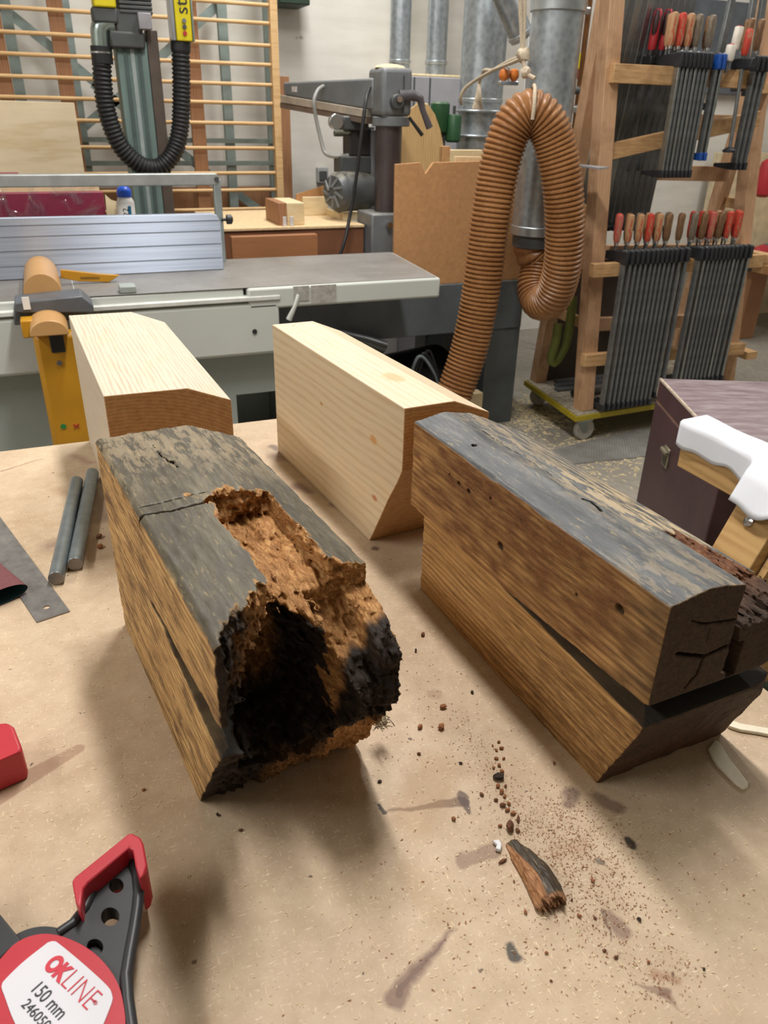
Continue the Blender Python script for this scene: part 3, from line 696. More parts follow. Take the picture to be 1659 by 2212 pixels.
part('grip', MB().lathe([(.008, -.024), (.020, -.012), (.022, .0), (.018, .016), (.008, .022)], (q.x-.023, 3.298, q.z+.01)), plain('orange_plastic', 'c9702a', .4), t)
part('grip', MB().lathe([(.008, -.024), (.020, -.012), (.022, .0), (.018, .016), (.008, .022)], (q.x+.026, 3.298, q.z+.012)), plain('orange_plastic', 'c9702a', .4), t)

# ------------------------------------------------------------------ brown hose, rope
def hosem():
    n = NT('brown_hose')
    f = n.noise(scale=6, detail=5); g = n.noise(scale=70, detail=3)
    k = n.ramp(n.math('ADD', n.math('MULTIPLY', f, .6), n.math('MULTIPLY', g, .4)), [(.35, lin('825733')), (.65, lin('a4764b'))])
    return n.out(k, .36, 0, .4)
H = [(958, 905, 2.95), (985, 840, 2.95), (1012, 760, 2.95), (1034, 660, 2.95), (1048, 560, 2.95), (1062, 455, 2.95), (1080, 355, 2.95), (1105, 278, 2.94), (1140, 243, 2.92), (1176, 262, 2.89),
     (1200, 320, 2.87), (1216, 410, 2.85), (1220, 500, 2.85), (1214, 580, 2.87), (1194, 640, 2.93), (1168, 652, 3.02), (1156, 622, 3.09), (1164, 568, 3.13), (1180, 530, 3.15)]
hp = [Yp(*h) for h in H]; hp[0] = hp[1]+V((-.05, 0, -.16)); hp.append(V((x4, yd4, zc-.026)))
hp[-2] = V((x4-.008, yd4-.003, zc-.07))
HR = .083
t = thing('dust_hose', 'thick brown corrugated suction hose looped up in front of the notched board', 'hose', hp[0])
hose_mb = corrugated(hp, HR, .0185, .0098, 28, 6)
part('hose', hose_mb, hosem(), t)
part('end_cuff', MB().cyl((x4, yd4, zc-.05), (x4, yd4, zc-.002), .098, 30), DARKG, t)
fine, _ = smooth_path(hp, 400); ci = min(range(5, 395), key=lambda i: (fine[i]-Yp(1146, 244, 2.915)).length)
rc_, rt_ = fine[ci], (fine[ci+2]-fine[ci-2]).normalized()
ru = (V((0, 0, 1))-rt_*rt_.z).normalized(); rw = rt_.cross(ru)
top = rc_+ru*(HR+.020)
ROPE = plain('rope', 'b8aa94', .9, var=.2, scale=200)
def strand(pts, r=.008, n=50): return MB().tube(smooth_path(pts, n)[0], r, 8)
t = thing('rope', 'old pale rope tied round the ducts and holding up the brown hose', 'rope', top)
tree = BVHTree.FromPolygons(hose_mb.v, hose_mb.f)
def clear_of_hose(d):
    # the rope lies on the outermost surface of the hose in this direction, also beside the ring's plane
    far = HR
    for off in (-.012, -.008, -.004, 0, .004, .008, .012):
        o = rc_+rt_*off; q = o.copy()
        for _ in range(8):
            h = tree.ray_cast(q, d)
            if h[0] is None or (h[0]-o).length > HR*1.45: break
            far = max(far, (h[0]-o).length); q = h[0]+d*1e-4
    return far+.0095
rad = []
for k in range(48):
    a = 2*math.pi*k/48; rad.append(clear_of_hose(ru*math.cos(a)+rw*math.sin(a)))
rad = [max(rad[(k+j) % 48] for j in (-2, -1, 0, 1, 2)) for k in range(48)]
part('ring', MB().tube([rc_+(ru*math.cos(2*math.pi*k/48)+rw*math.sin(2*math.pi*k/48))*rad[k % 48] for k in range(-14, 15)], .007, 8), ROPE, t)
part('hanger', strand([Yp(1122, -40, 3.0), Yp(1126, 60, 2.99), Yp(1129, 112, 2.98), Yp(1136, 155, 2.95), top+V((0, 0, .012))]), ROPE, t)
part('hanger', strand([Yp(1134, -40, 3.0), Yp(1132, 60, 2.99), Yp(1130, 112, 2.98)]), ROPE, t)
part('loop', strand([Yp(1130, 120, 2.98), Yp(1095, 135, 3.3), Yp(1060, 155, 3.6), Yp(1030, 172, 3.8), Yp(1005, 190, 3.88), Yp(995, 210, 3.9), Yp(997, 225, 3.93)]), ROPE, t)
part('loop', strand([Yp(1128, 126, 2.98), Yp(1090, 142, 3.3), Yp(1062, 152, 3.6), Yp(1046, 152, 3.85), Yp(1038, 170, 3.9), Yp(1035, 180, 3.93)]), ROPE, t)
m = MB()
for k in range(7): m.add(*(lambda q: (q.v, q.f))(strand([Yp(1035, 175, 3.93), Yp(1030+k*1.2, 205, 3.93-.004*k), Yp(1022+k*3, 236, 3.92)], .007, 10)))
part('frayed_end', m, ROPE, t)
part('knot', MB().rock(Yp(1130, 120, 2.98), .026, 3, sub=2), ROPE, t)
part('knot', MB().rock(Yp(1136, 157, 2.95), .02, 5, sub=2), ROPE, t)
hc_ = bpy.data.objects['hose_clamp']; hq = Yp(1098, 168, 3.3); rp = Yp(1095, 135, 3.3)
part('hook', strand([V((hq.x, 3.298, hq.z-.012)), V((hq.x, 3.298, hq.z+.03)), V((rp.x, rp.y, rp.z-.0125))], .003, 16), CHROME, hc_)
# stuff under the saw bench
t = thing('motor_unit', 'dark motor with cables in the shadow below the saw bench', 'motor', (1.45, 3.5, 0))
part('housing', MB().lathe([(.1, -.2), (.16, -.18), (.16, .18), (.1, .2)], Yp(890, 820, 3.6), (1, .3, 0)), plain('oily_black', '2b2c2e', .4, .3), t)
part('stand', MB().box((1.2, 3.45, 0), (1.75, 3.75, Yp(890, 860, 3.6).z)), DARKG, t)
part('pipe', MB().tube([Yp(735, 722, 3.25), Yp(790, 736, 3.25), Yp(830, 750, 3.25)], [.02, .025, .03], 14), plain('oily_grey', '6a6e70', .3, .5), t)
for k in range(3):
    part('cable', strand([Yp(880+k*8, 830, 3.35), Yp(905+k*9, 770-k*6, 3.32), Yp(935+k*4, 800, 3.32), Yp(950, 840, 3.33)], .008), BLACK if k else plain('cable_grey', '7d878d', .4), t)
q = Yp(1030, 862, 3.05)
solo('wood_post', 'short pale splintered wood post beside the lower end of the brown hose', 'post', MB().box((q.x-.03, 3.08, 0), (q.x+.05, 3.14, Yp(1030, 850, 3.08).z)), PINE, bev=.003)
# ------------------------------------------------------------------ clamp rack on its trolley
t = thing('clamp_rack', 'wooden A-frame clamp rack on a yellow edged trolley with castors', 'rack', (2.8, 3.2, 0))
rot2 = math.radians(2.5)
cFL, cBL = V((2.235, 2.915, 0)), V((2.30, 3.50, 0)); ex = V((math.cos(rot2), math.sin(rot2), 0))*1.16
cFR, cBR = cFL+ex, cBL+ex
m = MB().prism([c+V((0, 0, .122)) for c in (cFL, cFR, cBR, cBL)], (0, 0, .028))
part('platform', m, plain('yellow_edge', 'a8961f', .5, var=.2, scale=8), t, bev=.002)
ins = lambda c, o: c+(o-c).normalized()*.012
m = MB().prism([ins(c, o)+V((0, 0, .1502)) for c, o in ((cFL, cBR), (cFR, cBL), (cBR, cFL), (cBL, cFR))], (0, 0, .002))
part('platform_top', m, plain('dusty_ply', '6f675c', .8, var=.25, dust=.5), t)
for c, o in ((cFL, cBR), (cBL, cFR), (cFR, cBL), (cBR, cFL)):
    p = c+(o-c).normalized()*.075
    k = part('castor', MB().prism([p+V((-.035, .0, .122)), p+V((.03, .0, .122)), p+V((.045, .0, .05)), p+V((.02, .0, .042))], (0, .004, 0)), plain('zinc_fork', '9aa19d', .4, .6), t)
    part('wheel', MB().lathe([(.02, -.016), (.05, -.016), (.055, -.01), (.055, .01), (.05, .016), (.02, .016)], p+V((.035, .022, .055)), (0, 1, 0), 28), plain('grey_wheel', 'b3afa6', .5, dust=.2), k)
    part('plate', MB().box((p.x-.045, p.y-.03, .116), (p.x+.045, p.y+.05, .1218)), plain('zinc_fork', '9aa19d'), k)
def ext(a, b, z): return a+(b-a)*((z-a.z)/(b.z-a.z))
fl = (Yp(1261, 860, 3.0), Yp(1322, 10, 3.10)); fr = (Yp(1568, 800, 3.14), Yp(1655, 30, 3.28))
bl = (Yp(1166, 800, 3.45), Yp(1300, 60, 3.17)); dx = fr[0]-fl[0]
POST = wood('rack_post', 'c79f7c', 'ab845f', 2, scale=8, dark='96714f')
for nm, (a, b), w in (('front_post', fl, .072), ('front_post', fr, .072), ('back_post', bl, .065), ('back_post', (bl[0]+dx, bl[1]+dx), .065)):
    part(nm, MB().beam(ext(a, b, .151), ext(a, b, 2.15), w, w, (1, 0, 0)), POST, t, bev=.003)
RAILW = wood('rack_rail', 'cba374', 'ad8456', 0, scale=8, dark='96714a')
YL, YU = 2.92, 3.0                      # planes of the bars of the lower and the upper clamps
xL, xR_ = Yp(1283, 545, YL+.0375).x, Yp(1652, 530, YL+.0375).x
LOW_TOP = .865
part('front_rail', MB().box((xL, YL+.020, LOW_TOP-.06), (xR_, YL+.055, LOW_TOP)), RAILW, t, bev=.002)
uL, uR = Yp(1322, 148, YU+.0375), Yp(1650, 170, YU+.0375)
UP_TOP = uL.z+.018
part('front_rail', MB().box((uL.x, YU+.020, UP_TOP-.07), (uR.x, YU+.055, UP_TOP)), RAILW, t, bev=.002)
part('front_rail', MB().beam(Yp(1306, 330, 3.075), Yp(1636, 256, 3.085), .035, .065), RAILW, t, bev=.002)
part('front_rail', MB().beam(Yp(1258, 778, 2.968), Yp(1604, 752, 2.968), .035, .06), RAILW, t, bev=.002)
for z, y0, y1 in ((.86, YL+.05, 3.16), (.36, 2.98, 3.12), (UP_TOP-.035, YU+.05, 3.25)):   # blocks carrying the rails off the right post
    p = ext(*fr, z); part('rail_block', MB().box((p.x-.034, y0, z-.045), (p.x+.034, p.y, z-.005)), RAILW, t)
for a, b in (((1318, 370, 3.35), (1570, 376, 3.36)), ((1325, 258, 3.31), (1580, 266, 3.32)), ((1310, 545, 3.40), (1600, 540, 3.42)), ((1290, 700, 3.42), (1570, 690, 3.46))):
    part('back_rail', MB().beam(Yp(*a), Yp(*b), .035, .07), POST, t, bev=.002)
for z in (.55, 1.06, 1.45):
    for a, b in ((fl, bl), (fr, (bl[0]+dx, bl[1]+dx))):
        p, q = ext(*a, z), ext(*b, z); d = (q-p).normalized()
        part('side_rail', MB().beam(p-d*.02+V((.03, 0, 0)), q+d*.02+V((.03, 0, 0)), .025, .05), RAILW, t, bev=.002)
p = ext(*fl, .2)
part('back_sheet', MB().box((p.x+.06, 3.44, .155), (p.x+.62, 3.452, .84)), plain('brown_sheet', '3f322a', .6), t)

# clamps
BARM = plain('bar_steel', '777b7c', .45, .6, var=.2, scale=30)
BARB = plain('bar_bright', 'a3a9aa', .3, .9, var=.15, scale=30)
JAWM = plain('jaw_black', '34363a', .45, .4, var=.2, scale=20)
def handle_mat(name, c, c2, amt):
    n = NT(name); f = n.noise(n.map((1, 1, .35)), scale=60, detail=4)
    return n.out(n.mix(n.step(f, amt-.06, amt+.06), lin(c), lin(c2)), .55)
HM = {'red': handle_mat('handle_red', 'c2402f', 'a88462', .62), 'brown': handle_mat('handle_brown', '8c6a4a', '6f5136', .5),
      'tan': handle_mat('handle_tan', 'b58f68', 'b8452f', .6), 'grey': handle_mat('handle_grey', '8a7d6c', '6d6253', .5), 'faded red': handle_mat('handle_pink', 'bb5a50', 'a88462', .6)}
PROTO = {}
def clamp_proto(L, hc, bright, jawc=None, row=0):
    hy = (.070, .116)[row]; key = (L, hc, bright, jawc, row)
    if key in PROTO: return PROTO[key], False
    t = thing('bar_clamp', None, None, (0, 0, 0))
    jm = jawc or JAWM
    part('bar', MB().box((-.006, -.014, -L), (.006, .014, .03)), BARB if bright else BARM, t, bev=.0015)
    part('sliding_jaw', MB().prism([(-.0085, -.024, -.032), (-.0085, -.024, .026), (-.0085, .06, .022), (-.0085, .128, .014), (-.0085, .128, -.024), (-.0085, .0165, -.026), (-.0085, .016, -.032)], (.017, 0, 0)), jm, t, bev=.003)
    part('fixed_jaw', MB().prism([(-.0075, -.02, -L-.02), (-.0075, -.02, -L+.014), (-.0075, .06, -L+.008), (-.0075, .12, -L+.004), (-.0075, .12, -L-.012), (-.0075, .05, -L-.018)], (.015, 0, 0)), jm, t, bev=.003)
    part('spindle', MB().cyl((0, hy, -.05), (0, hy, .06), .005, 10), BARM, t)
    h = part('handle', MB().lathe([(.011, .052), (.014, .06), (.0168, .085), (.0162, .12), (.0172, .155), (.015, .168), (.007, .173)], (0, hy, 0), (0, 0, 1), 14), HM[hc], t)
    part('ferrule', MB().cyl((0, hy, .04), (0, hy, .055), .0095, 12), CHROME, h)
    PROTO[key] = t; return t, True
def put_clamp(pos, L, hc, bright, label, group, tilt=0, yaw=0, jawc=None, row=0):
    p, fresh = clamp_proto(L, hc, bright, jawc, row)
    o = p if fresh else copy_tree(p)
    o.matrix_world = Matrix.Translation(pos) @ Matrix.Rotation(yaw, 4, 'Z') @ Matrix.Rotation(tilt, 4, 'X')
    tag(o, label, 'clamp', group)
rr = random.Random(4)
lowl = [(1353, 'faded red'), (1366, 'red'), (1377, 'tan'), (1388, 'brown'), (1399, 'tan'), (1410, 'grey'), (1420, 'red'), (1430, 'tan'), (1440, 'tan'), (1450, 'brown'), (1460, 'brown'), (1472, 'grey'), (1486, 'brown')]
for i, (px, hc) in enumerate(lowl):
    p = Yp(px, 528, YL); p.z = LOW_TOP+.0275
    L = .705 if i < 11 else .675
    put_clamp(p, L, hc, False, '%s bar clamp from the left in the rack\'s lower left cluster, %s handle' % (ORD[i], hc), 'bar clamps in the lower left cluster', tilt=-.010, row=i % 2)
lowr = [(1516, 'grey'), (1527, 'red'), (1537, 'brown'), (1546, 'red'), (1555, 'faded red'), (1564, 'red'), (1573, 'brown'), (1582, 'tan'), (1591, 'red'), (1600, 'brown'), (1611, 'red'), (1622, 'red')]
for i, (px, hc) in enumerate(lowr):
    p = Yp(px, 520, YL); p.z = LOW_TOP+.0275
    put_clamp(p, .63, hc, i in (1, 8, 11), '%s bar clamp from the left in the rack\'s lower right cluster, %s handle' % (ORD[i], hc), 'bar clamps in the lower right cluster', tilt=-.004, row=i % 2)
upl = [(1464, 'tan', 1, 0), (1473, 'tan', 0, 0), (1482, 'red', 1, 0), (1491, 'tan', 0, 0), (1500, 'tan', 1, 0), (1509, 'grey', 0, 0), (1518, 'grey', 0, 0), (1527, 'brown', 0, 0)]
for i, (px, hc, br, _) in enumerate(upl):
    p = Yp(px, 145, YU); p.z = UP_TOP+.0275
    put_clamp(p, .44, hc, bool(br), '%s bar clamp from the left hanging on the rack\'s top rail, %s handle' % (ORD[i], hc), 'bar clamps on the top rail', tilt=-.008, row=i % 2)
BJ = plain('jaw_blue', '1d4f9e', .4)
for i, px in enumerate((1545, 1555)):
    p = Yp(px, 148, YU); p.z = UP_TOP+.0275
    put_clamp(p, .37, 'brown' if i else 'grey', bool(i), '%s of two blue jawed bar clamps on the top rail' % ('left' if i == 0 else 'right'), 'blue jawed clamps', jawc=BJ, row=i % 2)
for i, px in enumerate((1630, 1641, 1652)):
    p = Yp(px, 140, YU); p.z = UP_TOP+.0275
    put_clamp(p, .41, 'brown', False, '%s dark heavy clamp from the left at the right end of the top rail' % ORD[i], 'heavy clamps at the right end of the top rail', row=i % 2)
# two big red and black handled clamps, long clamps on the back plane
p = Yp(1410, 128, 3.172)
part('hook_rail', MB().box((ext(*fl, p.z).x, 3.139, p.z-.06), (2.86, 3.163, p.z-.024)), RAILW, bpy.data.objects['clamp_rack'])
for i, px in enumerate((1399, 1421)):
    t = thing('heavy_clamp', '%s of two clamps with thick red and black grips at the rack top' % ('left' if i == 0 else 'right'), 'clamp', Yp(px, 128, 3.172), 'red and black grip clamps')
    p = Yp(px, 128, 3.172)
    part('bar', MB().box((p.x-.006, p.y, p.z-.45), (p.x+.006, p.y+.024, p.z+.02)), BARM, t)
    part('jaw', MB().box((p.x-.012, p.y-.036, p.z-.02), (p.x+.012, p.y+.026, p.z+.012)), JAWM, t, bev=.004)
    h = part('grip', MB().lathe([(.012, .03), (.018, .04), (.0185, .07), (.020, .12), (.019, .17), (.012, .185)], p+V((0, -.012, 0)), (.06, 0, 1), 16), RED, t)
    for s in (-1, 1): part('inlay', MB().lathe([(.004, .08), (.012, .10), (.015, .15), (.008, .18)], p+V((s*.010, -.020, 0)), (.06, 0, 1), 12), plain('maroon_black', '3a2326', .5), h)
    part('neck', MB().cyl(p+V((0, -.012, .012)), p+V((.003, -.012, .045)), .014, 14), BLKP, h)
for i, px in enumerate([1353+13.2*k for k in range(12)]):
    a, b = Yp(px+8, -40, 3.174), Yp(px-.22*490, 490, 3.334)
    t = thing('long_clamp', '%s tall bar clamp from the left leaning behind the upper clamps' % ORD[i], 'clamp', b, 'long clamps on the back of the rack')
    part('bar', MB().beam(a, b, .012, .03, (1, 0, 0)), BARB if i in (0, 2, 4) else BARM, t, bev=.002)
    part('jaw', MB().box((b.x-.01, b.y-.16, b.z-.0), (b.x+.01, b.y+.03, b.z+.022)), JAWM, t, bev=.003)
for i, (pa, pb) in enumerate((((1585, -20), (1530, 230)), ((1632, -20), (1595, 190)), ((1652, -20), (1618, 200)))):
    t = thing('long_clamp', '%s tall dark bar clamp from the left at the right end of the rack top' % ORD[i], 'clamp', Yp(*pb, 3.2), 'long clamps at the right end')
    part('bar', MB().beam(Yp(*pa, 3.172), Yp(*pb, 3.165), .022, .03, (1, 0, 0)), BARM, t, bev=.003)
    part('jaw', MB().cbox(Yp(*pb, 3.14), (.02, .08, .03)), JAWM, t, bev=.003)
for i, (a, b, s) in enumerate((((1585, 108, 3.02), (1598, 58, 3.02), .019), ((1573, 132, 3.0), (1581, 97, 3.0), .021))):
    p, q = Yp(*a), Yp(*b); d = q-p; L = d.length
    t = thing('white_grip_clamp', '%s white handled clamp with a red cap at the rack top' % ('upper' if i == 0 else 'lower'), 'clamp', p, 'white handled clamps')
    part('grip', MB().lathe([(s*.8, 0), (s, .006), (s, L-.004), (s*.9, L)], p, d, 18), plain('cream_plastic', 'e4ddd0', .4), t)
    part('end_cap', MB().lathe([(s*.6, L), (s*.55, L+.004)], p, d, 16), RED, t)
    part('spindle', MB().cyl(p-d.normalized()*.045, p, .007, 10), BARM, t)
p = Yp(1602, 150, 2.985); q = Yp(1576, 324, 2.97); p.z = UP_TOP+.022
t = thing('thin_clamp', 'thin dark rod clamp with a small foot hanging from the right of the top rail', 'clamp', q)
part('rod', MB().cyl(p, q, .008, 12), BARM, t)
part('foot', MB().lathe([(.03, -.01), (.03, 0), (.012, .012)], q, (0, 0, 1), 16), JAWM, t)
part('grip', MB().lathe([(.01, 0), (.016, .01), (.016, .09), (.01, .1)], Yp(1607, 120, 3.0), (.05, 0, 1), 14), HM['red'], t)
part('jaw', MB().cbox(p, (.02, .12, .04)), JAWM, t, bev=.004)
q = Yp(1216, 838, 3.2)
t = thing('metal_pipe', 'short grey metal pipe lying on the trolley platform', 'pipe', (2.45, 3.2, .152))
part('pipe', MB().cyl((2.38, 3.15, .1785), (2.75, 3.2, .1785), .025, 18), plain('pipe_grey', '6f6c69', .4, .6), t)
part('bore', MB().cyl((2.379, 3.15, .1785), (2.395, 3.152, .1785), .018, 16), BLACK, t)
for i in range(3):
    solo('scrap_bar', '%s dark flat bar lying on the trolley behind the grey pipe' % ORD[i], 'bar', MB().beam((2.36+.04*i, 3.28+.06*i, .159), (2.9, 3.25+.07*i, .159), .04, .012), BARM, group='scrap bars on the trolley')
q = [(1206, 700, 3.16), (1200, 740, 3.16), (1190, 775, 3.16), (1200, 782, 3.16), (1222, 745, 3.16), (1232, 690, 3.16), (1238, 640, 3.18)]
solo('green_strap', 'pale green flat hose hanging in a loop beside the clamp rack', 'hose', MB().tube(smooth_path([Yp(*a) for a in q], 30)[0], .022, 12), plain('olive_strap', '75803f', .6))

# ------------------------------------------------------------------ far right background
p = Yp(1640, 470, 4.6)
t = thing('work_table', 'brown wooden work table far back at the right edge', 'table', (5.0, 4.3, 0))
a = Yp(1622, 580, 4.3); b = Yp(1645, 690, 4.3)
part('top', MB().box((a.x-.1, 4.0, a.z), (6.3, 4.7, a.z+.06)), ORANGEW, t, bev=.004)
part('leg', MB().box((a.x-.02, 4.25, 0), (a.x+.13, 4.32, a.z)), BROWNW, t, bev=.004)
part('leg', MB().box((6.0, 4.25, 0), (6.12, 4.32, a.z)), BROWNW, t, bev=.004)
a = Yp(1600, 480, 4.85); b = Yp(1600, 330, 4.85)
solo('beige_panel', 'pale beige panel standing far back behind the right of the clamp rack', 'panel', MB().box((Yp(1540, 400, 4.85).x, 4.85, 0), (6.2, 4.9, b.z)), plain('beige_board', 'd3c3a2', .6), bev=.003)
a = Yp(1570, 135, 4.95)
solo('grey_shutter', 'dark grey panel high on the far wall behind the clamp rack', 'panel', MB().box((a.x-.4, 4.93, a.z-.2), (6.4, 4.99, a.z+.36)), plain('shutter_grey', '5a5f66', .6), bev=.004)
a = Yp(1655, 385, 4.3)
solo('red_machine', 'red power tool at the far right edge beside the rack post', 'tool', MB().lathe([(.03, -.12), (.06, -.1), (.07, 0), (.05, .1), (.02, .12)], a, (0, 0, 1)), RED)
a = Yp(1650, 545, 4.15)
t = thing('red_tool', 'red and black hand tool with a hanging cable at the far right edge', 'tool', a)
part('body', MB().lathe([(.02, -.12), (.05, -.1), (.055, .0), (.04, .1), (.02, .12)], a, (1, .2, .1)), RED, t)
part('band', MB().lathe([(.056, -.015), (.058, -.01), (.058, .03), (.055, .035)], a, (1, .2, .1)), CHROME, t)
part('grip', MB().box((a.x-.2, 4.12, a.z-.12), (a.x-.1, 4.18, a.z+.02)), BLKP, t, bev=.01)
part('cable', strand([a+V((-.15, 0, -.1)), a+V((-.2, 0, -.35)), a+V((-.24, 0, -.6)), a+V((-.25, 0, -.8))], .012), BLACK, t)

# ------------------------------------------------------------------ tool chest and sawhorse right of the bench
zt = .70
c = Zp(1425, 818, zt); e1 = (Zp(1659, 824, zt)-c).normalized(); e2 = (Zp(1525, 925, zt)-c).normalized()
e1 = V((-e2.y, e2.x, 0)) if e1.dot(V((-e2.y, e2.x, 0))) > 0 else V((e2.y, -e2.x, 0))
MX = Matrix(((e2.x, e1.x, 0, c.x), (e2.y, e1.y, 0, c.y), (0, 0, 1, 0), (0, 0, 0, 1)))
def chest_mat():
    n = NT('oxblood_paint'); a = n.noise(scale=3.5, detail=7, rough=.65); b = n.noise(n.map((1, 4, 1)), scale=14, detail=6, rough=.7)
    k = n.ramp(a, [(.3, lin('3a2628')), (.7, lin('50373a'))])
    n.bump(b, .1, .001)
    return n.out(n.mix(n.step(b, .66, .74), k, lin('8d7b78')), .5)
def chest_top():
    n = NT('worn_chest_top'); b = n.noise(n.map((5, 1, 1), rot=(0, 0, .3)), scale=7, detail=8, rough=.7)
    return n.out(n.ramp(b, [(.3, lin('6b5658')), (.5, lin('86777a')), (.75, lin('aba0a2'))]), .4)
t = thing('tool_chest', 'dark oxblood wooden chest with a worn top and small latch beyond the bench', 'chest', M=MX)
CW, CD = .62, .60
CH = chest_mat()
part('body', MB().box((0, 0, 0), (CD, CW, zt-.075)), CH, t, local=True, bev=.004)
part('lid', MB().box((0, 0, zt-.07), (CD, CW, zt)), CH, t, local=True, bev=.003)
part('lid_top', MB().box((.006, .006, zt-.001), (CD-.006, CW-.006, zt+.002)), chest_top(), t, local=True)
part('seam', MB().box((.003, .003, zt-.0755), (CD-.003, CW-.003, zt-.0695)), plain('seam_wood', 'a9856a', .7), t, local=True)
EDGE = plain('worn_edge', 'b6a593', .7, var=.3, scale=40)
part('edge_strip', MB().box((0, -.0012, zt-.004), (CD, .006, zt+.0024)), EDGE, t, local=True)
part('edge_strip', MB().box((-.0012, 0, zt-.06), (.003, .004, zt+.0024)), EDGE, t, local=True)
iv = MX.inverted()
d = V(ray(1440, 988)); o = iv @ V(CC); dd = iv.to_3x3() @ d; q = o + dd*(-o.y/dd.y)
lt = part('latch', MB().box((q.x-.024, -.006, q.z-.03), (q.x+.024, .001, q.z+.034)), plain('latch_metal', '9a9480', .35, .7), t, local=True, bev=.003)
part('latch_recess', MB().box((q.x-.017, -.0068, q.z-.024), (q.x+.017, -.004, q.z+.012)), plain('recess', '4a4638', .4, .5), lt, local=True)
part('latch_bar', MB().cyl((q.x-.026, -.010, q.z+.02), (q.x+.026, -.010, q.z+.02), .007, 12), plain('latch_metal', '9a9480'), lt, local=True)
# sawhorse
zh = .80
a = Zp(1488, 915, zh); 
hx0 = a.x-.01; yE = a.y+.0
t = thing('sawhorse', 'orange wooden sawhorse under a white cloth right of the workbench', 'sawhorse', (hx0+.04, yE-.4, 0))
SH = wood('sawhorse_ply', 'c29c66', 'ab8450', 1, scale=4, stretch=5)
part('beam', MB().box((hx0, yE-1.0, zh-.11), (hx0+.075, yE, zh)), SH, t, bev=.003)
LEGZ = zh-.024
def side_leg(y0, y1, sx_, splay=.42):
    x = hx0-.002 if sx_ < 0 else hx0+.077
    p, q = V((x+sx_*.018, (y0+y1)/2, LEGZ)), V((x+sx_*(.018+LEGZ*splay), (y0+y1)/2, 0))
    return MB().beam(p, q, abs(y1-y0), .035, (sx_, 0, .4))
d = ray(1645, 1055); s = (hx0-.07-CC[0])/d[0]; pb = V(CC+d*s)
y_leg = pb.y
LEGS = (y_leg, yE-.62)
for y in LEGS:
    for s in (-1, 1):
        lg = part('leg', side_leg(y-.05, y+.055, s), SH, t, bev=.003)
        part('bolt', MB().lathe([(.012, 0), (.011, .006), (.004, .009)], (hx0-.002-.0695 if s < 0 else hx0+.077+.0695, y+.005, zh-.100), (s, 0, .4), 14), CHROME, lg)
part('gusset', MB().prism([(hx0-.04, y_leg-.07, zh-.1), (hx0+.11, y_leg-.07, zh-.1), (hx0+.28, y_leg-.07, .3), (hx0-.21, y_leg-.07, .3)], (0, .015, 0)), SH, t)
def cl(a, b):
    y = yE+.012 - a*.75; s = (b-.5)*2
    wv = .010*math.sin(a*19)+.006*math.sin(a*43+1)
    B = max(max(0, min(1, (.094-abs(y-yl))/.034)) for yl in LEGS)      # the cloth stands out over the tops of the legs
    B = B*B*(3-2*B)
    if abs(s) > .45: dr = (abs(s)-.45)/.55; x = (hx0+.0375) + (.0425+.002*math.sin(a*31)+B*(.040*min(1, dr*2.5+.45)+dr*.040))*(1 if s > 0 else -1); z = zh+.008-dr*(.058+wv+.022*max(0, math.sin(a*7-1.0)))
    else: x = hx0+.0375+s/.45*.039; z = zh+.008+.0015*math.sin(a*25+s*3)
    return (x, y, z)
solo('white_cloth', 'white cloth strip draped over the sawhorse beam', 'cloth', MB().grid(cl, 70, 24), plain('white_cotton', 'dfe2ea', .85, var=.02), solid=.002, smooth=80)
# floor bits
def dust_mesh(pts_r, seed, zf=0):
    r = random.Random(seed); m = MB()
    for (x, y, sx_, sy_, n, s0, s1) in pts_r:
        for _ in range(n):
            px, py = r.gauss(x, sx_), r.gauss(y, sy_); a = r.uniform(0, 6.28); l = r.uniform(s0, s1); w = l*r.uniform(.15, .5)
            c, s = math.cos(a), math.sin(a); h = l*.25
            m.add([(px-c*l-s*w, py-s*l+c*w, zf+.0005), (px-c*l+s*w, py-s*l-c*w, zf+.0005), (px+c*l, py+s*l, zf+.0005), (px, py, zf+h)], [(0, 1, 2), (0, 3, 1), (1, 3, 2), (2, 3, 0)])
    return m
f1, f2, f3, f4 = Zp(1160, 905, 0), Zp(1250, 965, 0), Zp(1320, 1000, 0), Zp(1130, 880, 0)
o = solo('floor_sawdust', 'sawdust and pale shavings scattered on the floor before the clamp rack', 'sawdust',
     dust_mesh([(f1.x, f1.y, .12, .1, 520, .004, .018), (f2.x, f2.y, .2, .12, 520, .003, .016), (f3.x, f3.y, .2, .15, 300, .004, .02), (f4.x, f4.y, .08, .15, 240, .004, .02)], 7), DUSTW, kind='stuff', smooth=None)
q = [Zp(x, y, 0) for x, y in ((1195, 972), (1400, 925), (1420, 985), (1180, 1010))]
t = thing('floor_grating', 'dark ribbed metal strip let into the floor before the clamp rack', 'grating', (q[0]+q[2])/2)
part('plate', MB().prism(q, (0, 0, .004)), plain('grating_grey', '85837d', .6, .1), t)
m = MB()
for k in range(40):
    s = k/40; a = q[0].lerp(q[1], s); b = q[3].lerp(q[2], s); m.beam(a+V((0, 0, .005)), b+V((0, 0, .005)), .004, .004)
part('ribs', m, plain('rib_grey', '918f89', .6, .1), t)
solo('floor_hose', 'green corrugated hose on the floor just beyond the bench\'s right edge', 'hose', corrugated([Zp(1612, 1448, .05), Zp(1636, 1461, .05), Zp(1658, 1474, .05), Zp(1668, 1480, .05)], .03, .012, .005, 16, 5), plain('hose_green', '4d5d4d', .5))
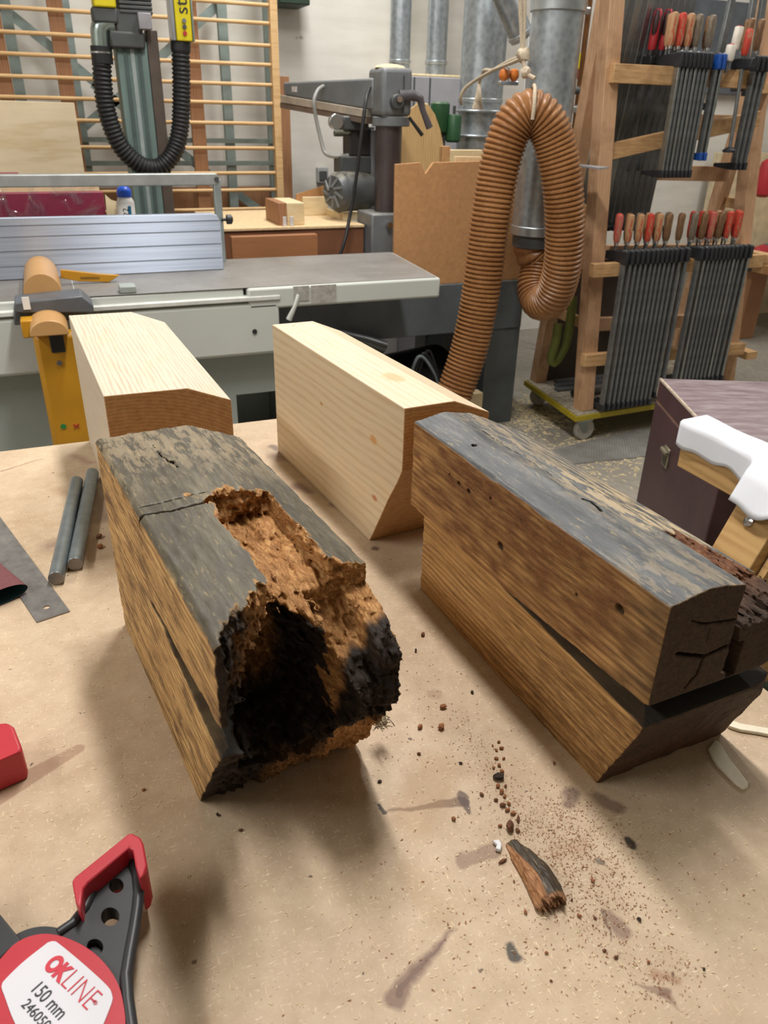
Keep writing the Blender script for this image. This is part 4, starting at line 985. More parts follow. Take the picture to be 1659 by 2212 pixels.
# ------------------------------------------------------------------ workbench
def bench_mat():
    n = NT('stained_board')
    ob = n.obj(); sp = n.new('ShaderNodeSeparateXYZ'); n.put(sp.inputs[0], ob)
    wv = n.new('ShaderNodeTexNoise'); n.put(wv.inputs['Vector'], ob); wv.inputs['Scale'].default_value = 34; wv.inputs['Detail'].default_value = 5
    wob = n.vm('SCALE', n.vm('SUBTRACT', wv.outputs[1], (.5, .5, .5)).outputs[0]); wob.inputs['Scale'].default_value = .016
    P = n.vm('MULTIPLY', n.vm('ADD', ob, wob.outputs[0]).outputs[0], (1, 1, 0)).outputs[0]
    big = n.noise(scale=5, detail=7, rough=.6); mid = n.noise(scale=40, detail=6, rough=.6)
    k = n.ramp(n.math('ADD', n.math('MULTIPLY', big, .6), n.math('MULTIPLY', mid, .4)), [(.32, lin('ad9679')), (.5, lin('bca58a')), (.68, lin('c8b498'))])
    # fibres and flecks pressed into the board
    fa = n.noise(n.map((1, 5, 1), rot=(0, 0, .5)), scale=120, detail=3, rough=.6)
    fb = n.noise(n.map((5, 1, 1), rot=(0, 0, -.3)), scale=110, detail=3, rough=.6)
    k = n.mix(n.math('MULTIPLY', n.step(fa, .62, .68), .7), k, lin('e6d6b8'))
    k = n.mix(n.math('MULTIPLY', n.step(fb, .62, .68), .65), k, lin('e0c8a4'))
    k = n.mix(n.math('MULTIPLY', n.step(n.noise(scale=330, detail=2), .66, .74), .6), k, lin('8e6c50'))
    dk = n.step(n.noise(n.map((1, 1, 1), loc=(3, 1, 0)), scale=110, detail=1), .76, .79)
    k = n.mix(n.math('MULTIPLY', dk, .8), k, lin('4a3426'))
    cl = n.step(n.noise(n.map(loc=(7, 2, 0)), scale=9, detail=6, rough=.65), .56, .75)
    k = n.mix(n.math('MULTIPLY', cl, .35), k, lin('a3835f'))
    def seg(a, b, r0, r1, col, amt, soft=.5, rag=1.0):
        nonlocal k
        A, B = Zp(*a), Zp(*b); A = V((A.x, A.y-.5, 0)); B = V((B.x+.0002, B.y-.5, 0)); ba = B-A
        pa = n.vm('SUBTRACT', P if rag else n.vm('MULTIPLY', ob, (1, 1, 0)).outputs[0], tuple(A)).outputs[0]
        h = n.math('DIVIDE', n.vm('DOT_PRODUCT', pa, tuple(ba)).outputs['Value'], ba.length_squared)
        hc = n.new('ShaderNodeClamp'); n.put(hc.inputs[0], h); h = hc.outputs[0]
        bh = n.vm('SCALE', tuple(ba)); n.put(bh.inputs['Scale'], h)
        d = n.vm('LENGTH', n.vm('SUBTRACT', pa, bh.outputs[0]).outputs[0]).outputs['Value']
        d = n.math('SUBTRACT', d, n.math('MULTIPLY_ADD', h, r1-r0, r0))
        mr = n.new('ShaderNodeMapRange'); n.put(mr.inputs[0], d)
        w = soft*max(r0, r1); mr.inputs[1].default_value = -w; mr.inputs[2].default_value = w*.15; mr.inputs[3].default_value = amt; mr.inputs[4].default_value = 0
        k = n.mix(mr.outputs[0], k, sh(lin(col), .66))
    seg((828, 1755), (1000, 1732), .001, .0075, '7d5a45', .8, .25)
    seg((1003, 1716), (1014, 1752), .005, .003, '4f3a34', .8, .3)
    seg((818, 1738), (832, 1756), .0016, .0016, '2f2524', .9, .3)
    seg((1000, 1860), (1065, 1832), .0075, .009, '8f6a58', .6, .3)
    seg((850, 2160), (975, 2010), .0085, .003, '7c574b', .7, .4)
    seg((860, 2148), (960, 2030), .003, .001, '6c4a40', .5, .4)
    seg((1104, 2050), (1108, 2060), .0058, .0062, '35342f', .9, .4)
    seg((1364, 1818), (1366, 1824), .0055, .0055, '2f2d2a', .9, .4)
    seg((1295, 1860), (1299, 1861), .0035, .0035, '4d473e', .7, .5)
    seg((1322, 1975), (1340, 2010), .004, .009, '8d6a5c', .7, .4)
    seg((1318, 2030), (1308, 1972), .001, .003, '6e4f42', .7, .4)
    seg((1370, 2122), (1440, 2148), .0015, .005, '8d6a58', .6, .4)
    seg((1440, 2148), (1470, 2180), .005, .001, '8d6a58', .6, .4)
    seg((1235, 1712), (1225, 1740), .009, .007, '6a4c44', .7, .5)
    seg((1290, 1722), (1330, 1745), .007, .01, '6d5148', .6, .5)
    seg((-40, 1738), (168, 1618), .014, .0068, 'a87a5e', .55, .12, 0)
    seg((640, 1050), (670, 1062), .016, .012, '7a5550', .65, .8)
    seg((596, 985), (640, 1000), .02, .012, '8d6760', .55, .9)
    seg((720, 1090), (760, 1110), .012, .006, '84605a', .55, .8)
    seg((588, 965), (600, 972), .012, .01, '5e4a4c', .65, .6)
    seg((110, 1180), (160, 1160), .022, .018, '85625a', .55, .9)
    seg((205, 1060), (220, 1120), .016, .02, '77564e', .55, .9)
    seg((0, 1018), (90, 992), .004, .002, '9c5f56', .6, .7)
    seg((160, 985), (195, 1000), .016, .012, 'a26e66', .5, .9)
    seg((130, 1055), (150, 1070), .016, .014, 'a5794f', .4, .9)
    seg((810, 1185), (815, 1187), .006, .005, '5c3c36', .7, .5)
    seg((900, 1760), (945, 1660), .03, .03, 'c0945f', .35, .5)
    seg((880, 1880), (960, 1990), .012, .012, 'c39a68', .25, .6)
    seg((935, 1498), (940, 1499), .009, .009, 'ac8166', .35, .4)
    seg((1205, 1840), (1260, 1830), .010, .014, 'b0703c', .35, .9)
    seg((1410, 2100), (1460, 2120), .005, .004, 'a8683a', .5, .7)
    seg((430, 1990), (700, 2010), .05, .03, 'a58765', .25, .9)
    n.bump(fa, .12, .0006)
    return n.out(k, .62)
t = thing('workbench', 'workbench with a stained particle board top holding the timber ends', 'workbench', (0, .5, 0))
part('bench_top', MB().box((-1.3, -.5, T-.028), (.645, 1.424, T)), bench_mat(), t, bev=.0015)
part('frame', MB().box((-1.25, -.45, T-.12), (.60, 1.38, T-.03)), ORANGEW, t, bev=.003)
for x in (-1.2, .5):
    for y in (-.4, 1.28): part('leg', MB().box((x, y, 0), (x+.09, y+.09, T-.12)), ORANGEW, t, bev=.003)

# ------------------------------------------------------------------ new laminated timber ends
class Fr:
    def __init__(s, F, N):
        F, N = V((F[0], F[1], T)), V((N[0], N[1], T)); u = (N-F).normalized(); v = V((-u.y, u.x, 0))
        s.M = Matrix(((u.x, v.x, 0, F.x), (u.y, v.y, 0, F.y), (0, 0, 1, T), (0, 0, 0, 1))); s.I = s.M.inverted()
    def hit(s, px, py, ax, val):
        o = s.I @ V(CC); d = s.I.to_3x3() @ V(ray(px, py)); return o + d*((val-o[ax])/d[ax])
def new_wood(name, c1, c2, knots, ringz, tint=None):
    n = NT(name); ob = n.obj()
    sx = n.new('ShaderNodeSeparateXYZ'); n.put(sx.inputs[0], ob)
    f = n.noise(n.map((1.2, 30, 30)), scale=9, detail=5, rough=.6, dist=.2)
    w = n.wave(n.map((1.0, 7, 7), rot=(0, .02, .05)), scale=ringz, dist=5, detail=3, dscale=1.2, axis='Y')
    w2 = n.wave(n.map((1.0, 7, 7), rot=(0, .03, -.04)), scale=ringz*.8, dist=6, detail=3, dscale=1.2, axis='Z')
    g = n.new('ShaderNodeNewGeometry').outputs['Normal']
    tn = n.new('ShaderNodeVectorTransform', vector_type='NORMAL', convert_from='WORLD', convert_to='OBJECT'); n.put(tn.inputs[0], g)
    nz = n.new('ShaderNodeSeparateXYZ'); n.put(nz.inputs[0], tn.outputs[0])
    top = n.step(n.math('ABSOLUTE', nz.outputs[2]), .5, .7)
    ww = n.mix(top, w2, w)
    s = n.math('ADD', n.math('MULTIPLY', f, .72), n.math('MULTIPLY', ww, .28))
    k = n.ramp(s, [(.22, lin(c2)), (.5, lin(c1)), (.8, sh(lin(c1), 1.05))])
    k = n.mix(n.math('MULTIPLY', n.step(n.noise(n.map((2, 5, 5)), scale=7, detail=4), .5, .8), .35), k, lin('dcb98a'))
    if tint: k = n.mix(n.math('MULTIPLY', n.step(sx.outputs[2], tint[0]-.001, tint[0]+.001), 0), k, lin(tint[1]))
    for (kx, ky, kz, r, c) in knots:
        v = n.vm('MULTIPLY', n.vm('SUBTRACT', ob, (kx, ky, kz)).outputs[0], (.55, 1, 1)).outputs[0]
        d = n.vm('LENGTH', v).outputs['Value']
        d = n.math('ADD', d, n.math('MULTIPLY', n.math('SUBTRACT', n.noise(scale=60, detail=3), .5), r*.8))
        m = n.new('ShaderNodeMapRange'); n.put(m.inputs[0], d); m.inputs[1].default_value = r*.7; m.inputs[2].default_value = r*1.25; m.inputs[3].default_value = .85; m.inputs[4].default_value = 0
        ringn = n.math('SINE', n.math('MULTIPLY', d, 2600))
        k = n.mix(m.outputs[0], k, n.ramp(ringn, [(0, lin(c)), (1, sh(lin(c), 1.25))]))
    # cut ends: growth rings
    ax = n.math('ABSOLUTE', nz.outputs[0])
    ring = n.wave(n.map((0, 1, 1), loc=(0, .05, .12)), scale=42, dist=2.5, detail=3, dscale=.6, axis='DIAGONAL' if False else 'Z')
    rg = n.new('ShaderNodeTexWave', wave_type='RINGS', rings_direction='X'); n.put(rg.inputs[0], n.map((1, 1, 1), loc=(0, -.02, .05))); rg.inputs['Scale'].default_value = 65; rg.inputs['Distortion'].default_value = 3; rg.inputs['Detail'].default_value = 3; rg.inputs['Detail Scale'].default_value = 1.5
    e = n.mix(.5, n.ramp(rg.outputs['Fac'], [(.2, lin('a87c4e')), (.8, lin('c09668'))]), n.ramp(n.noise(scale=120, detail=4), [(.3, lin('9c7145')), (.7, lin('c39a6c'))]))
    k = n.mix(n.step(ax, .45, .6), k, e)
    n.bump(s, .12, .0006)
    return n.out(k, .5)
def lam_block(name, label, F, N, sec, L, knots, cols, ringz, extras):
    fr = Fr(F, N)
    # outline of the length profile (u, w), lofted across the section
    prof = [(0, 0), (L-.088, 0), (L-.080, .012), (L-.055, .055), (L-.035, .09), (L-.012, .125), (L-.001, .145), (L, .16)]
    m = MB()
    # cross-sections at rising w: near end u limit depends on w
    def umax(w): return float(np.interp(w, [p[1] for p in prof[1:]], [p[0] for p in prof[1:]]))
    ws = [0, .012, .055, .09, .125, .145, .16]
    vR = sec[-1][0]
    vs = []; fs = []
    # left wall, right wall and end strips up to w=.16, then the top with chamfer
    lo = [(umax(w), w) for w in ws]
    top = [p for p in sec]           # (v, w) from the left top to the right chamfer foot
    L0 = [(u, 0, w) for u, w in lo] + [(L, 0, top[0][1])]
    R0 = [(u, vR, w) for u, w in lo] + [(L, vR, top[-1][1])]
    poly = lambda pts: (m.add(pts, [tuple(range(len(pts)))]))
    poly([(0, 0, 0)] + L0 + [(0, 0, top[0][1])])
    poly([(0, vR, 0)] + R0 + [(0, vR, top[-1][1])])
    for i in range(len(lo)-1): poly([L0[i], R0[i], R0[i+1], L0[i+1]])
    poly([L0[-2], R0[-2]] + [(L, v, w) for v, w in top[::-1]])
    poly([(0, 0, 0), (0, vR, 0)] + [(0, v, w) for v, w in top[::-1]])
    for (a, b) in zip(top, top[1:]): poly([(0, a[0], a[1]), (L, a[0], a[1]), (L, b[0], b[1]), (0, b[0], b[1])])
    poly([(0, 0, 0), (L0[0]), R0[0], (0, vR, 0)])
    mt = new_wood(name+'_wood', *cols, knots, ringz)
    M = fr.M
    me = MB(); me.v = m.v; me.f = m.f
    bmx = bmesh.new(); vv = [bmx.verts.new(p) for p in m.v]
    for f in m.f: bmx.faces.new([vv[i] for i in f])
    bmesh.ops.remove_doubles(bmx, verts=bmx.verts, dist=1e-5); bmx.verts.index_update()
    me = MB(); me.v = [tuple(v.co) for v in bmx.verts]; me.f = [tuple(v.index for v in f.verts) for f in bmx.faces]; bmx.free()
    o = mesh(name, me, mt, bev=.0012, smooth=20); o.matrix_world = M
    tag(o, label, 'timber', 'new timber ends'); return fr, o
nl = lam_block('timber_end', 'new pale timber end at the far left, standing behind the rotted grey timber', (.008, 1.436-.015), (.030, .985-.015),
               [(0, .231), (.103, .229), (.159, .206)], .4515, [], ('cdc1ad', 'b5a28a'), 7, None)
nr = lam_block('timber_end', 'new pale timber end with a round knot on top, standing in the middle', (.321, 1.261), (.358, .896),
               [(0, .230), (.073, .229), (.128, .206)], .452,
               [(.335, .048, .23, .012, 'c9976a'), (.372, 0, .16, .006, 'bd8a4a'), (.378, 0, .075, .0045, 'a9683f'), (.2, 0, .155, .003, 'a9803f'), (.02, .03, .23, .0015, '4a3424')], ('d0bfa2', 'bea684'), 4, None)

# ------------------------------------------------------------------ old weathered timbers: carved from solid shapes
RNG = np.random.RandomState(3)
LAT = RNG.rand(48, 48, 48).astype(np.float32)
def vnoise(x, y, z):
    xi, yi, zi = np.floor(x).astype(np.int32), np.floor(y).astype(np.int32), np.floor(z).astype(np.int32)
    fx, fy, fz = x-xi, y-yi, z-zi
    fx, fy, fz = [f*f*(3-2*f) for f in (fx, fy, fz)]
    g = lambda a, b, c: LAT[(xi+a) % 48, (yi+b) % 48, (zi+c) % 48]
    x00 = g(0, 0, 0)*(1-fx)+g(1, 0, 0)*fx; x10 = g(0, 1, 0)*(1-fx)+g(1, 1, 0)*fx
    x01 = g(0, 0, 1)*(1-fx)+g(1, 0, 1)*fx; x11 = g(0, 1, 1)*(1-fx)+g(1, 1, 1)*fx
    return ((x00*(1-fy)+x10*fy)*(1-fz) + (x01*(1-fy)+x11*fy)*fz)*2-1
def fbm(u, v, w, su, sv, sw, o=3, off=0):
    r = 0; a = 1; t = 0
    for i in range(o):
        k = 2.1**i; r = r + a*vnoise(u*su*k+off+i*7.3, v*sv*k+off*1.7+i*3.1, w*sw*k+i*5.7); t += a; a *= .55
    return r/t
def sstep(a, b, x): t = np.clip((x-a)/(b-a), 0, 1); return t*t*(3-2*t)
def surfnet(fn, lo, hi, h):
    n = [int(math.ceil((b-a)/h))+1 for a, b in zip(lo, hi)]
    ax = [np.arange(k, dtype=np.float32)*h+a for k, a in zip(n, lo)]
    D = np.empty(n, np.float32)
    for i0 in range(0, n[0], 24):
        g = np.meshgrid(ax[0][i0:i0+24], ax[1], ax[2], indexing='ij')
        sh_ = g[0].shape; d = fn(g[0].ravel(), g[1].ravel(), g[2].ravel()); D[i0:i0+24] = d.reshape(sh_)
    S = D < 0
    c = np.zeros([k-1 for k in n], np.int8)
    for a in (0, 1):
        for b in (0, 1):
            for e in (0, 1): c += S[a:n[0]-1+a, b:n[1]-1+b, e:n[2]-1+e]
    I = np.argwhere((c > 0) & (c < 8))
    idx = -np.ones(c.shape, np.int32); idx[I[:, 0], I[:, 1], I[:, 2]] = np.arange(len(I))
    val = {}
    for a in (0, 1):
        for b in (0, 1):
            for e in (0, 1): val[a, b, e] = D[I[:, 0]+a, I[:, 1]+b, I[:, 2]+e]
    acc = np.zeros((len(I), 3), np.float64); cnt = np.zeros(len(I))
    for p in val:
        for d in range(3):
            if p[d]: continue
            q = list(p); q[d] = 1; q = tuple(q); A, B = val[p], val[q]
            m = (A < 0) != (B < 0); tt = np.where(m, A/np.where(m, A-B, 1), 0)
            P = np.zeros((len(I), 3)); P[:] = p; P[:, d] = tt
            acc[m] += P[m]; cnt[m] += 1
    X = (I + acc/cnt[:, None])*h + np.array(lo)
    F = []
    for d in range(3):
        e1_, e2_ = (d+1) % 3, (d+2) % 3
        sl0 = [slice(None)]*3; sl1 = [slice(None)]*3; sl0[d] = slice(0, n[d]-1); sl1[d] = slice(1, n[d])
        A, B = S[tuple(sl0)], S[tuple(sl1)]
        J = np.argwhere(A != B); J = J[(J[:, e1_] > 0) & (J[:, e2_] > 0) & (J[:, e1_] < n[e1_]-1) & (J[:, e2_] < n[e2_]-1)]
        fl = A[J[:, 0], J[:, 1], J[:, 2]]
        def cell(o1, o2):
            K = J.copy(); K[:, e1_] -= o1; K[:, e2_] -= o2; return idx[K[:, 0], K[:, 1], K[:, 2]]
        q = np.stack([cell(1, 1), cell(0, 1), cell(0, 0), cell(1, 0)], 1)
        q[~fl] = q[~fl][:, ::-1]; F.append(q)
    return X, np.concatenate(F)
def sdf_mesh(name, fn, lo, hi, h, attrs, mt, par, label=None):
    X, F = surfnet(fn, lo, hi, h)
    me = bpy.data.meshes.new(name)
    me.vertices.add(len(X)); me.vertices.foreach_set('co', X.astype(np.float32).ravel())
    me.loops.add(F.size); me.loops.foreach_set('vertex_index', F.astype(np.int32).ravel())
    me.polygons.add(len(F)); me.polygons.foreach_set('loop_start', np.arange(0, F.size, 4, dtype=np.int32)); me.polygons.foreach_set('loop_total', np.full(len(F), 4, np.int32))
    me.update(); me.validate(); me.shade_smooth(); me.set_sharp_from_angle(angle=math.radians(50))
    A = attrs(X[:, 0], X[:, 1], X[:, 2])
    for k, a in A.items():
        at = me.attributes.new(k, 'FLOAT', 'POINT'); at.data.foreach_set('value', a.astype(np.float32))
    me.materials.append(mt)
    o = bpy.data.objects.new(name, me); COL.objects.link(o)
    if par: o.parent = par; ORI[o] = ORI[par]
    if label: o['label'] = label
    return o
def old_mat(name, w1, w2, w3, g1, g2, g3, stain, stain_amt, rotc):
    n = NT(name)
    paint, rot, dark, slot = n.attr('paint'), n.attr('rot'), n.attr('dark'), n.attr('joint')
    f = n.noise(n.map((1.3, 34, 34)), scale=7, detail=6, rough=.65, dist=.4)
    w = n.wave(n.map((.9, 6, 6), rot=(0, .04, .03)), scale=7, dist=7, detail=4, dscale=1.5, axis='Z')
    f2 = n.noise(n.map((1.6, 9, 9), loc=(5, 1, 0)), scale=5, detail=5, rough=.65, dist=.5)
    s = n.math('ADD', n.math('ADD', n.math('MULTIPLY', f, .42), n.math('MULTIPLY', w, .16)), n.math('MULTIPLY', f2, .42))
    k = n.ramp(s, [(.34, lin(w3)), (.44, lin(w2)), (.56, lin(w1)), (.74, sh(lin(w1), 1.12))])
    st = n.noise(n.map((3.5, 12, 12)), scale=4, detail=7, rough=.7)
    k = n.mix(n.math('MULTIPLY', n.step(st, stain_amt, stain_amt+.14), .85), k, lin(stain))
    ln = n.wave(n.map((.6, 5, 5), rot=(0, .015, .02)), scale=9, dist=2.2, detail=3, dscale=1.2, axis='Z')
    k = n.mix(n.math('MULTIPLY', n.step(ln, .74, .95), .45), k, lin(w3))
    st2 = n.noise(n.map((9, 60, 60), loc=(1, 2, 3)), scale=6, detail=5, rough=.7)
    k = n.mix(n.math('MULTIPLY', n.step(st2, .60, .70), .8), k, lin('3b2717'))
    bs = n.attr('stain'); k = n.mix(n.math('MULTIPLY', n.math('MULTIPLY', bs, n.step(n.noise(n.map((4, 24, 24)), scale=8, detail=6, rough=.7), .36, .58)), .9), k, lin(stain))
    # weathered grey face
    p1 = n.noise(n.map((1, 3, 3)), scale=9, detail=9, rough=.7); p2 = n.noise(n.map((2, 16, 16)), scale=16, detail=6, rough=.7)
    g = n.ramp(n.math('ADD', n.math('MULTIPLY', p1, .6), n.math('MULTIPLY', p2, .4)), [(.32, lin(g3)), (.5, lin(g1)), (.66, lin(g2))])
    fl = n.step(n.noise(n.map((6, 40, 40), loc=(4, 0, 1)), scale=9, detail=6, rough=.7), .57, .68)
    pl = n.attr('pale')
    g = n.mix(n.math('MULTIPLY', fl, n.math('MULTIPLY_ADD', pl, .5, .38)), g, lin('bfa878'))
    g = n.mix(n.math('MULTIPLY', pl, n.step(n.noise(n.map((4, 14, 14), loc=(2, 0, 6)), scale=7, detail=7, rough=.72), .47, .53)), g, lin('b7a383'))
    k = n.mix(paint, k, g)
    r1 = n.noise(n.map((2, 9, 9)), scale=22, detail=6, rough=.7)
    vd = n.new('ShaderNodeTexVoronoi', feature='DISTANCE_TO_EDGE'); n.put(vd.inputs['Vector'], n.map((45, 120, 120))); vd.inputs['Scale'].default_value = 1.6
    vc = n.step(vd.outputs['Distance'], .02, .10)
    r2 = n.noise(n.map((1, 4, 4)), scale=120, detail=4, rough=.7)
    r1 = n.math('MULTIPLY', n.math('ADD', n.math('MULTIPLY', r1, .6), n.math('MULTIPLY', r2, .4)), n.math('MULTIPLY_ADD', vc, .16, .88))
    r = n.ramp(r1, [(.3, lin(rotc[0])), (.5, lin(rotc[1])), (.7, lin(rotc[2]))])
    d = n.ramp(r1, [(.35, lin(rotc[3])), (.6, lin(rotc[4])), (.8, lin(rotc[5]))])
    r = n.mix(dark, r, d)
    k = n.mix(rot, k, r)
    k = n.mix(slot, k, lin('2e2b28'))
    rg = n.new('ShaderNodeMapRange'); n.put(rg.inputs[0], n.math('SUBTRACT', paint, rot)); rg.inputs[3].default_value = .72; rg.inputs[4].default_value = .5
    n.bump(n.math('ADD', n.math('MULTIPLY', s, .5), n.math('ADD', n.math('MULTIPLY', p2, .4), n.math('MULTIPLY', r1, n.math('MULTIPLY', rot, 1.6)))), .5, .0016)
    m = n.out(k, rg.outputs[0], 0, .28); return m
def seg2(a, b, ax, ay, bx, by):
    dx, dy = bx-ax, by-ay; h = np.clip(((a-ax)*dx+(b-ay)*dy)/(dx*dx+dy*dy), 0, 1)
    return np.hypot(a-ax-h*dx, b-ay-h*dy)
def poly2(a, b, pts):
    d = 9.0
    for p, q in zip(pts, pts[1:]): d = np.minimum(d, seg2(a, b, p[0], p[1], q[0], q[1]))
    return d
H = 0.0014
# --- rotted timber (left)
OLF = Fr((.010, .81), (.044, .515))
def ol_outer(u, v, w):
    j = .0005*vnoise(u*60, v*200, w*200)
    top = w-.2385
    cham = (v-.098)*.39+(w-.2385)*.92
    wear = .004*np.maximum(0, vnoise(u*30+3, v*0, w*0))**2
    edge = ((-v)+(w-.2385))*.707+.0025+wear
    return top+j, cham+j, -v+j, v-.157+j, -u+j, -w, edge
OL_CR = [[(300, 1115), (330, 1108), (372, 1105), (392, 1096), (440, 1085), (452, 1070)], [(385, 1010), (350, 985), (330, 960)], [(300, 1095), (350, 1085), (420, 1066), (445, 1062)], [(300, 1116), (312, 1112)]]
OL_CR = [[OLF.hit(*p, 2, .2385)[:2] for p in c] for c in OL_CR]
OLN = [OLF.hit(p, q, 2, .2385)[:2] for p, q in ((372, 997), (306, 1113))]
OLH = [(OLF.hit(p, q, 1, 0)[0], OLF.hit(p, q, 1, 0)[2]) for p, q in ((264, 1105), (350, 1305), (368, 1313), (352, 1355), (408, 1410), (390, 1553), (288, 1330), (318, 1262))]
def ol_cav(u, v, w):
    """distance to the rotted-out hollows, negative inside them"""
    nb = fbm(u, v, w, 30, 80, 80, 3, 2.0); nf = fbm(u, v, w, 70, 260, 260, 3, 9.0)
    nc = np.abs(vnoise(u*55+5, v*190, w*190))
    nz = .006*nb + .0042*nf + .0045*(nc-.25)
    groove = np.maximum.reduce([.178-u+.012*nb, .062-.012*np.clip((.2-u)/.03, 0, 1)-v, v-.1235, (.206-.30*np.maximum(0, u-.30)-.008*nf)-w])
    gl = np.maximum.reduce([.165-u, v-.112, .060-v, (.212-w)])      # straight side of the routed slot
    hol = (np.sqrt(((u-.41)/.165)**2+((v-.066)/.050)**2+((w-.135)/.088)**2)-1)*.050
    tl = np.maximum.reduce([.334+(.062-v)*.97-u+.010*nf, .006-v, v-.085, .14-w])
    rt = np.maximum.reduce([.317-u, .104-v, (.196-.25*(u-.315))-w])
    rt2 = np.maximum.reduce([.312-u, .098-v, v-.135, .186-.55*(u-.312)-w])
    gap = np.maximum.reduce([.2-u, v-.048, np.abs(w-.150+.02*(u-.3))-.0005-.0175*np.clip((u-.195)/.2, 0, 1)])
    d = np.minimum.reduce([groove, hol, tl, rt, rt2])
    ul = np.where(w < .145, .300+w*.68, .399); ul = np.where(v > .1, np.minimum(ul, .386-.006*sstep(.1, .15, v)), ul)
    ul = np.where((v > .02) & (v < .098) & (w > .06), ul-.012, ul)
    end = (ul-u)*.82
    rnd = -(np.sqrt((np.maximum(u-.352, 0))**2+(np.maximum(v-.130, 0))**2+(np.maximum(w-.150, 0)*.8)**2)-.036)
    e = np.minimum(end, np.maximum(np.maximum(rnd, .345-u), .118-v))
    d = np.minimum(d, e + .002*nb)
    d = d + nz*np.where(v < .02, np.clip(v/.02, .12, 1), 1)
    return d, gap
def ol(u, v, w):
    O = np.maximum.reduce(ol_outer(u, v, w))
    near = O < .012
    d = O.copy(); i = near
    cav, gap = ol_cav(u[i], v[i], w[i])
    q = np.maximum.reduce([O[i], -cav, -gap])
    topm = np.abs(w[i]-.2385) < .012
    cr = np.minimum.reduce([poly2(u[i], v[i]+.001*vnoise(u[i]*300, v[i]*300, w[i]*0), c)-r for c, r in zip(OL_CR, (.0011, .0006, .0006, .0016))])
    for (a, b), r in zip(OLN, (.0035, .003)): cr = np.minimum(cr, np.hypot(u[i]-a, (v[i]-b)*1.5)-r)
    q = np.where(topm, np.maximum(q, -np.maximum(cr, .228-w[i])), q)
    sd = v[i] < .01
    hl = np.minimum.reduce([np.hypot((u[i]-a)*.3, w[i]-b)-.0012 for a, b in OLH])
    q = np.where(sd, np.maximum(q, -np.maximum(hl, v[i]-.006)), q)
    d[i] = q; return d
def ol_at(u, v, w):
    O = np.stack(ol_outer(u, v, w)); cav, gap = ol_cav(u, v, w); o = O.max(0)
    rot = sstep(-.0011, .0007, -cav-o)
    slot = sstep(-.001, .001, -gap-np.maximum(o, -cav))
    paint = (1-rot)*(((O.argmax(0) == 0) | (O.argmax(0) == 1) | (O.argmax(0) == 6)).astype(float))*sstep(.003, -.002, np.where(O.argmax(0) == 6, -w+.234, -1))
    nb = fbm(u, v, w, 22, 60, 60, 3, 2)
    dark = np.maximum(sstep(.196, .178, w+.012*nb)*sstep(.25, .28, u), sstep(.345, .385, u+.02*nb))
    dark = np.where(v > .108, sstep(.350, .366, u+.014*nb), dark)
    low = sstep(.07, .035, w+.01*nb)*sstep(.045, .07, v)
    dark = np.clip(dark - .6*low, 0, 1)
    slot = np.maximum(slot, (1-rot)*sstep(.0010, .0016, -o))
    return {'paint': paint, 'rot': rot, 'dark': dark, 'joint': slot*.8, 'stain': np.zeros_like(u), 'pale': .35*sstep(.2, .05, u)}
OLM = old_mat('rotted_timber', 'cba871', 'b28a56', '7a5c3b', '504a3e', '6f6856', '37332b', '5c432b', .47, ('63401f', 'a07040', 'cda56c', '140d09', '2c2016', '6b5038'))
t = thing('rotted_timber', 'old grey timber end with a long rotted hollow and crumbling dark end', 'timber', M=OLF.M)
ZJ = .1475
sdf_mesh('upper_timber', lambda u, v, w: np.maximum(ol(u, v, w), ZJ-w), (-.004, -.004, ZJ-.004), (.408, .164, .246), H, ol_at, OLM, t)
sdf_mesh('lower_timber', lambda u, v, w: np.maximum(ol(u, v, w), w-ZJ+.0006), (-.004, -.004, -.004), (.408, .164, ZJ+.004), H, ol_at, OLM, t)
# --- solid old timber (right)
ORF = Fr((.371, .755), (.39, .402))
OR_CR = [[(1515, 1356), (1542, 1363), (1585, 1357), (1612, 1352)], [(1484, 1428), (1542, 1434), (1592, 1410)], [(1542, 1434), (1526, 1472), (1500, 1502)], [(1557, 1365), (1548, 1400)]]
OR_CR = [[(ORF.hit(*p, 0, .402)[1], ORF.hit(*p, 0, .402)[2]) for p in c] for c in OR_CR]
ORH = [(ORF.hit(p, q, 1, 0)[0], ORF.hit(p, q, 1, 0)[2], r) for p, q, r in ((1080, 1180, .0045), (1338, 1316, .0045), (991, 1045, .003), (1012, 1061, .003), (971, 1026, .0018), (1059, 1077, .002), (1243, 1285, .0016))]
ORT = ORF.hit(1024, 968, 2, .222)[:2]; ORK = [ORF.hit(p, q, 2, .22)[:2] for p, q in ((1257, 1090), (1275, 1095), (1290, 1108), (1297, 1116))]
OR_L = [[ORF.hit(p, q, 2, .215)[:2] for p, q in c] for c in ([(1390, 1130), (1440, 1160), (1470, 1180)], [(1040, 945), (1120, 1000), (1200, 1050)], [(1160, 985), (1320, 1075), (1420, 1140)])]
def or_top(v): return np.interp(v, [0, .04, .078, .125, .16], [.2215, .2275, .222, .200, .184])
def or_outer(u, v, w):
    j = .0005*vnoise(u*50, v*160, w*160)
    tp = (w-or_top(v)-.0012*vnoise(u*12, v*90, w*0))*.95
    wear = .006*np.maximum(0, vnoise(u*22+9, v*0, w*0))**2
    edge = ((-v)+(w-.2215))*.707+.0012+wear*.5
    far = -u-.034+.034*sstep(.106, .110, w)*0
    far = np.where(w > .109, -u-.034, -u-.003)
    left = np.where(w > .110, -v, -v+.003*sstep(.2, .0, u))
    return tp, edge, left+j, v-.158+j, far, -w
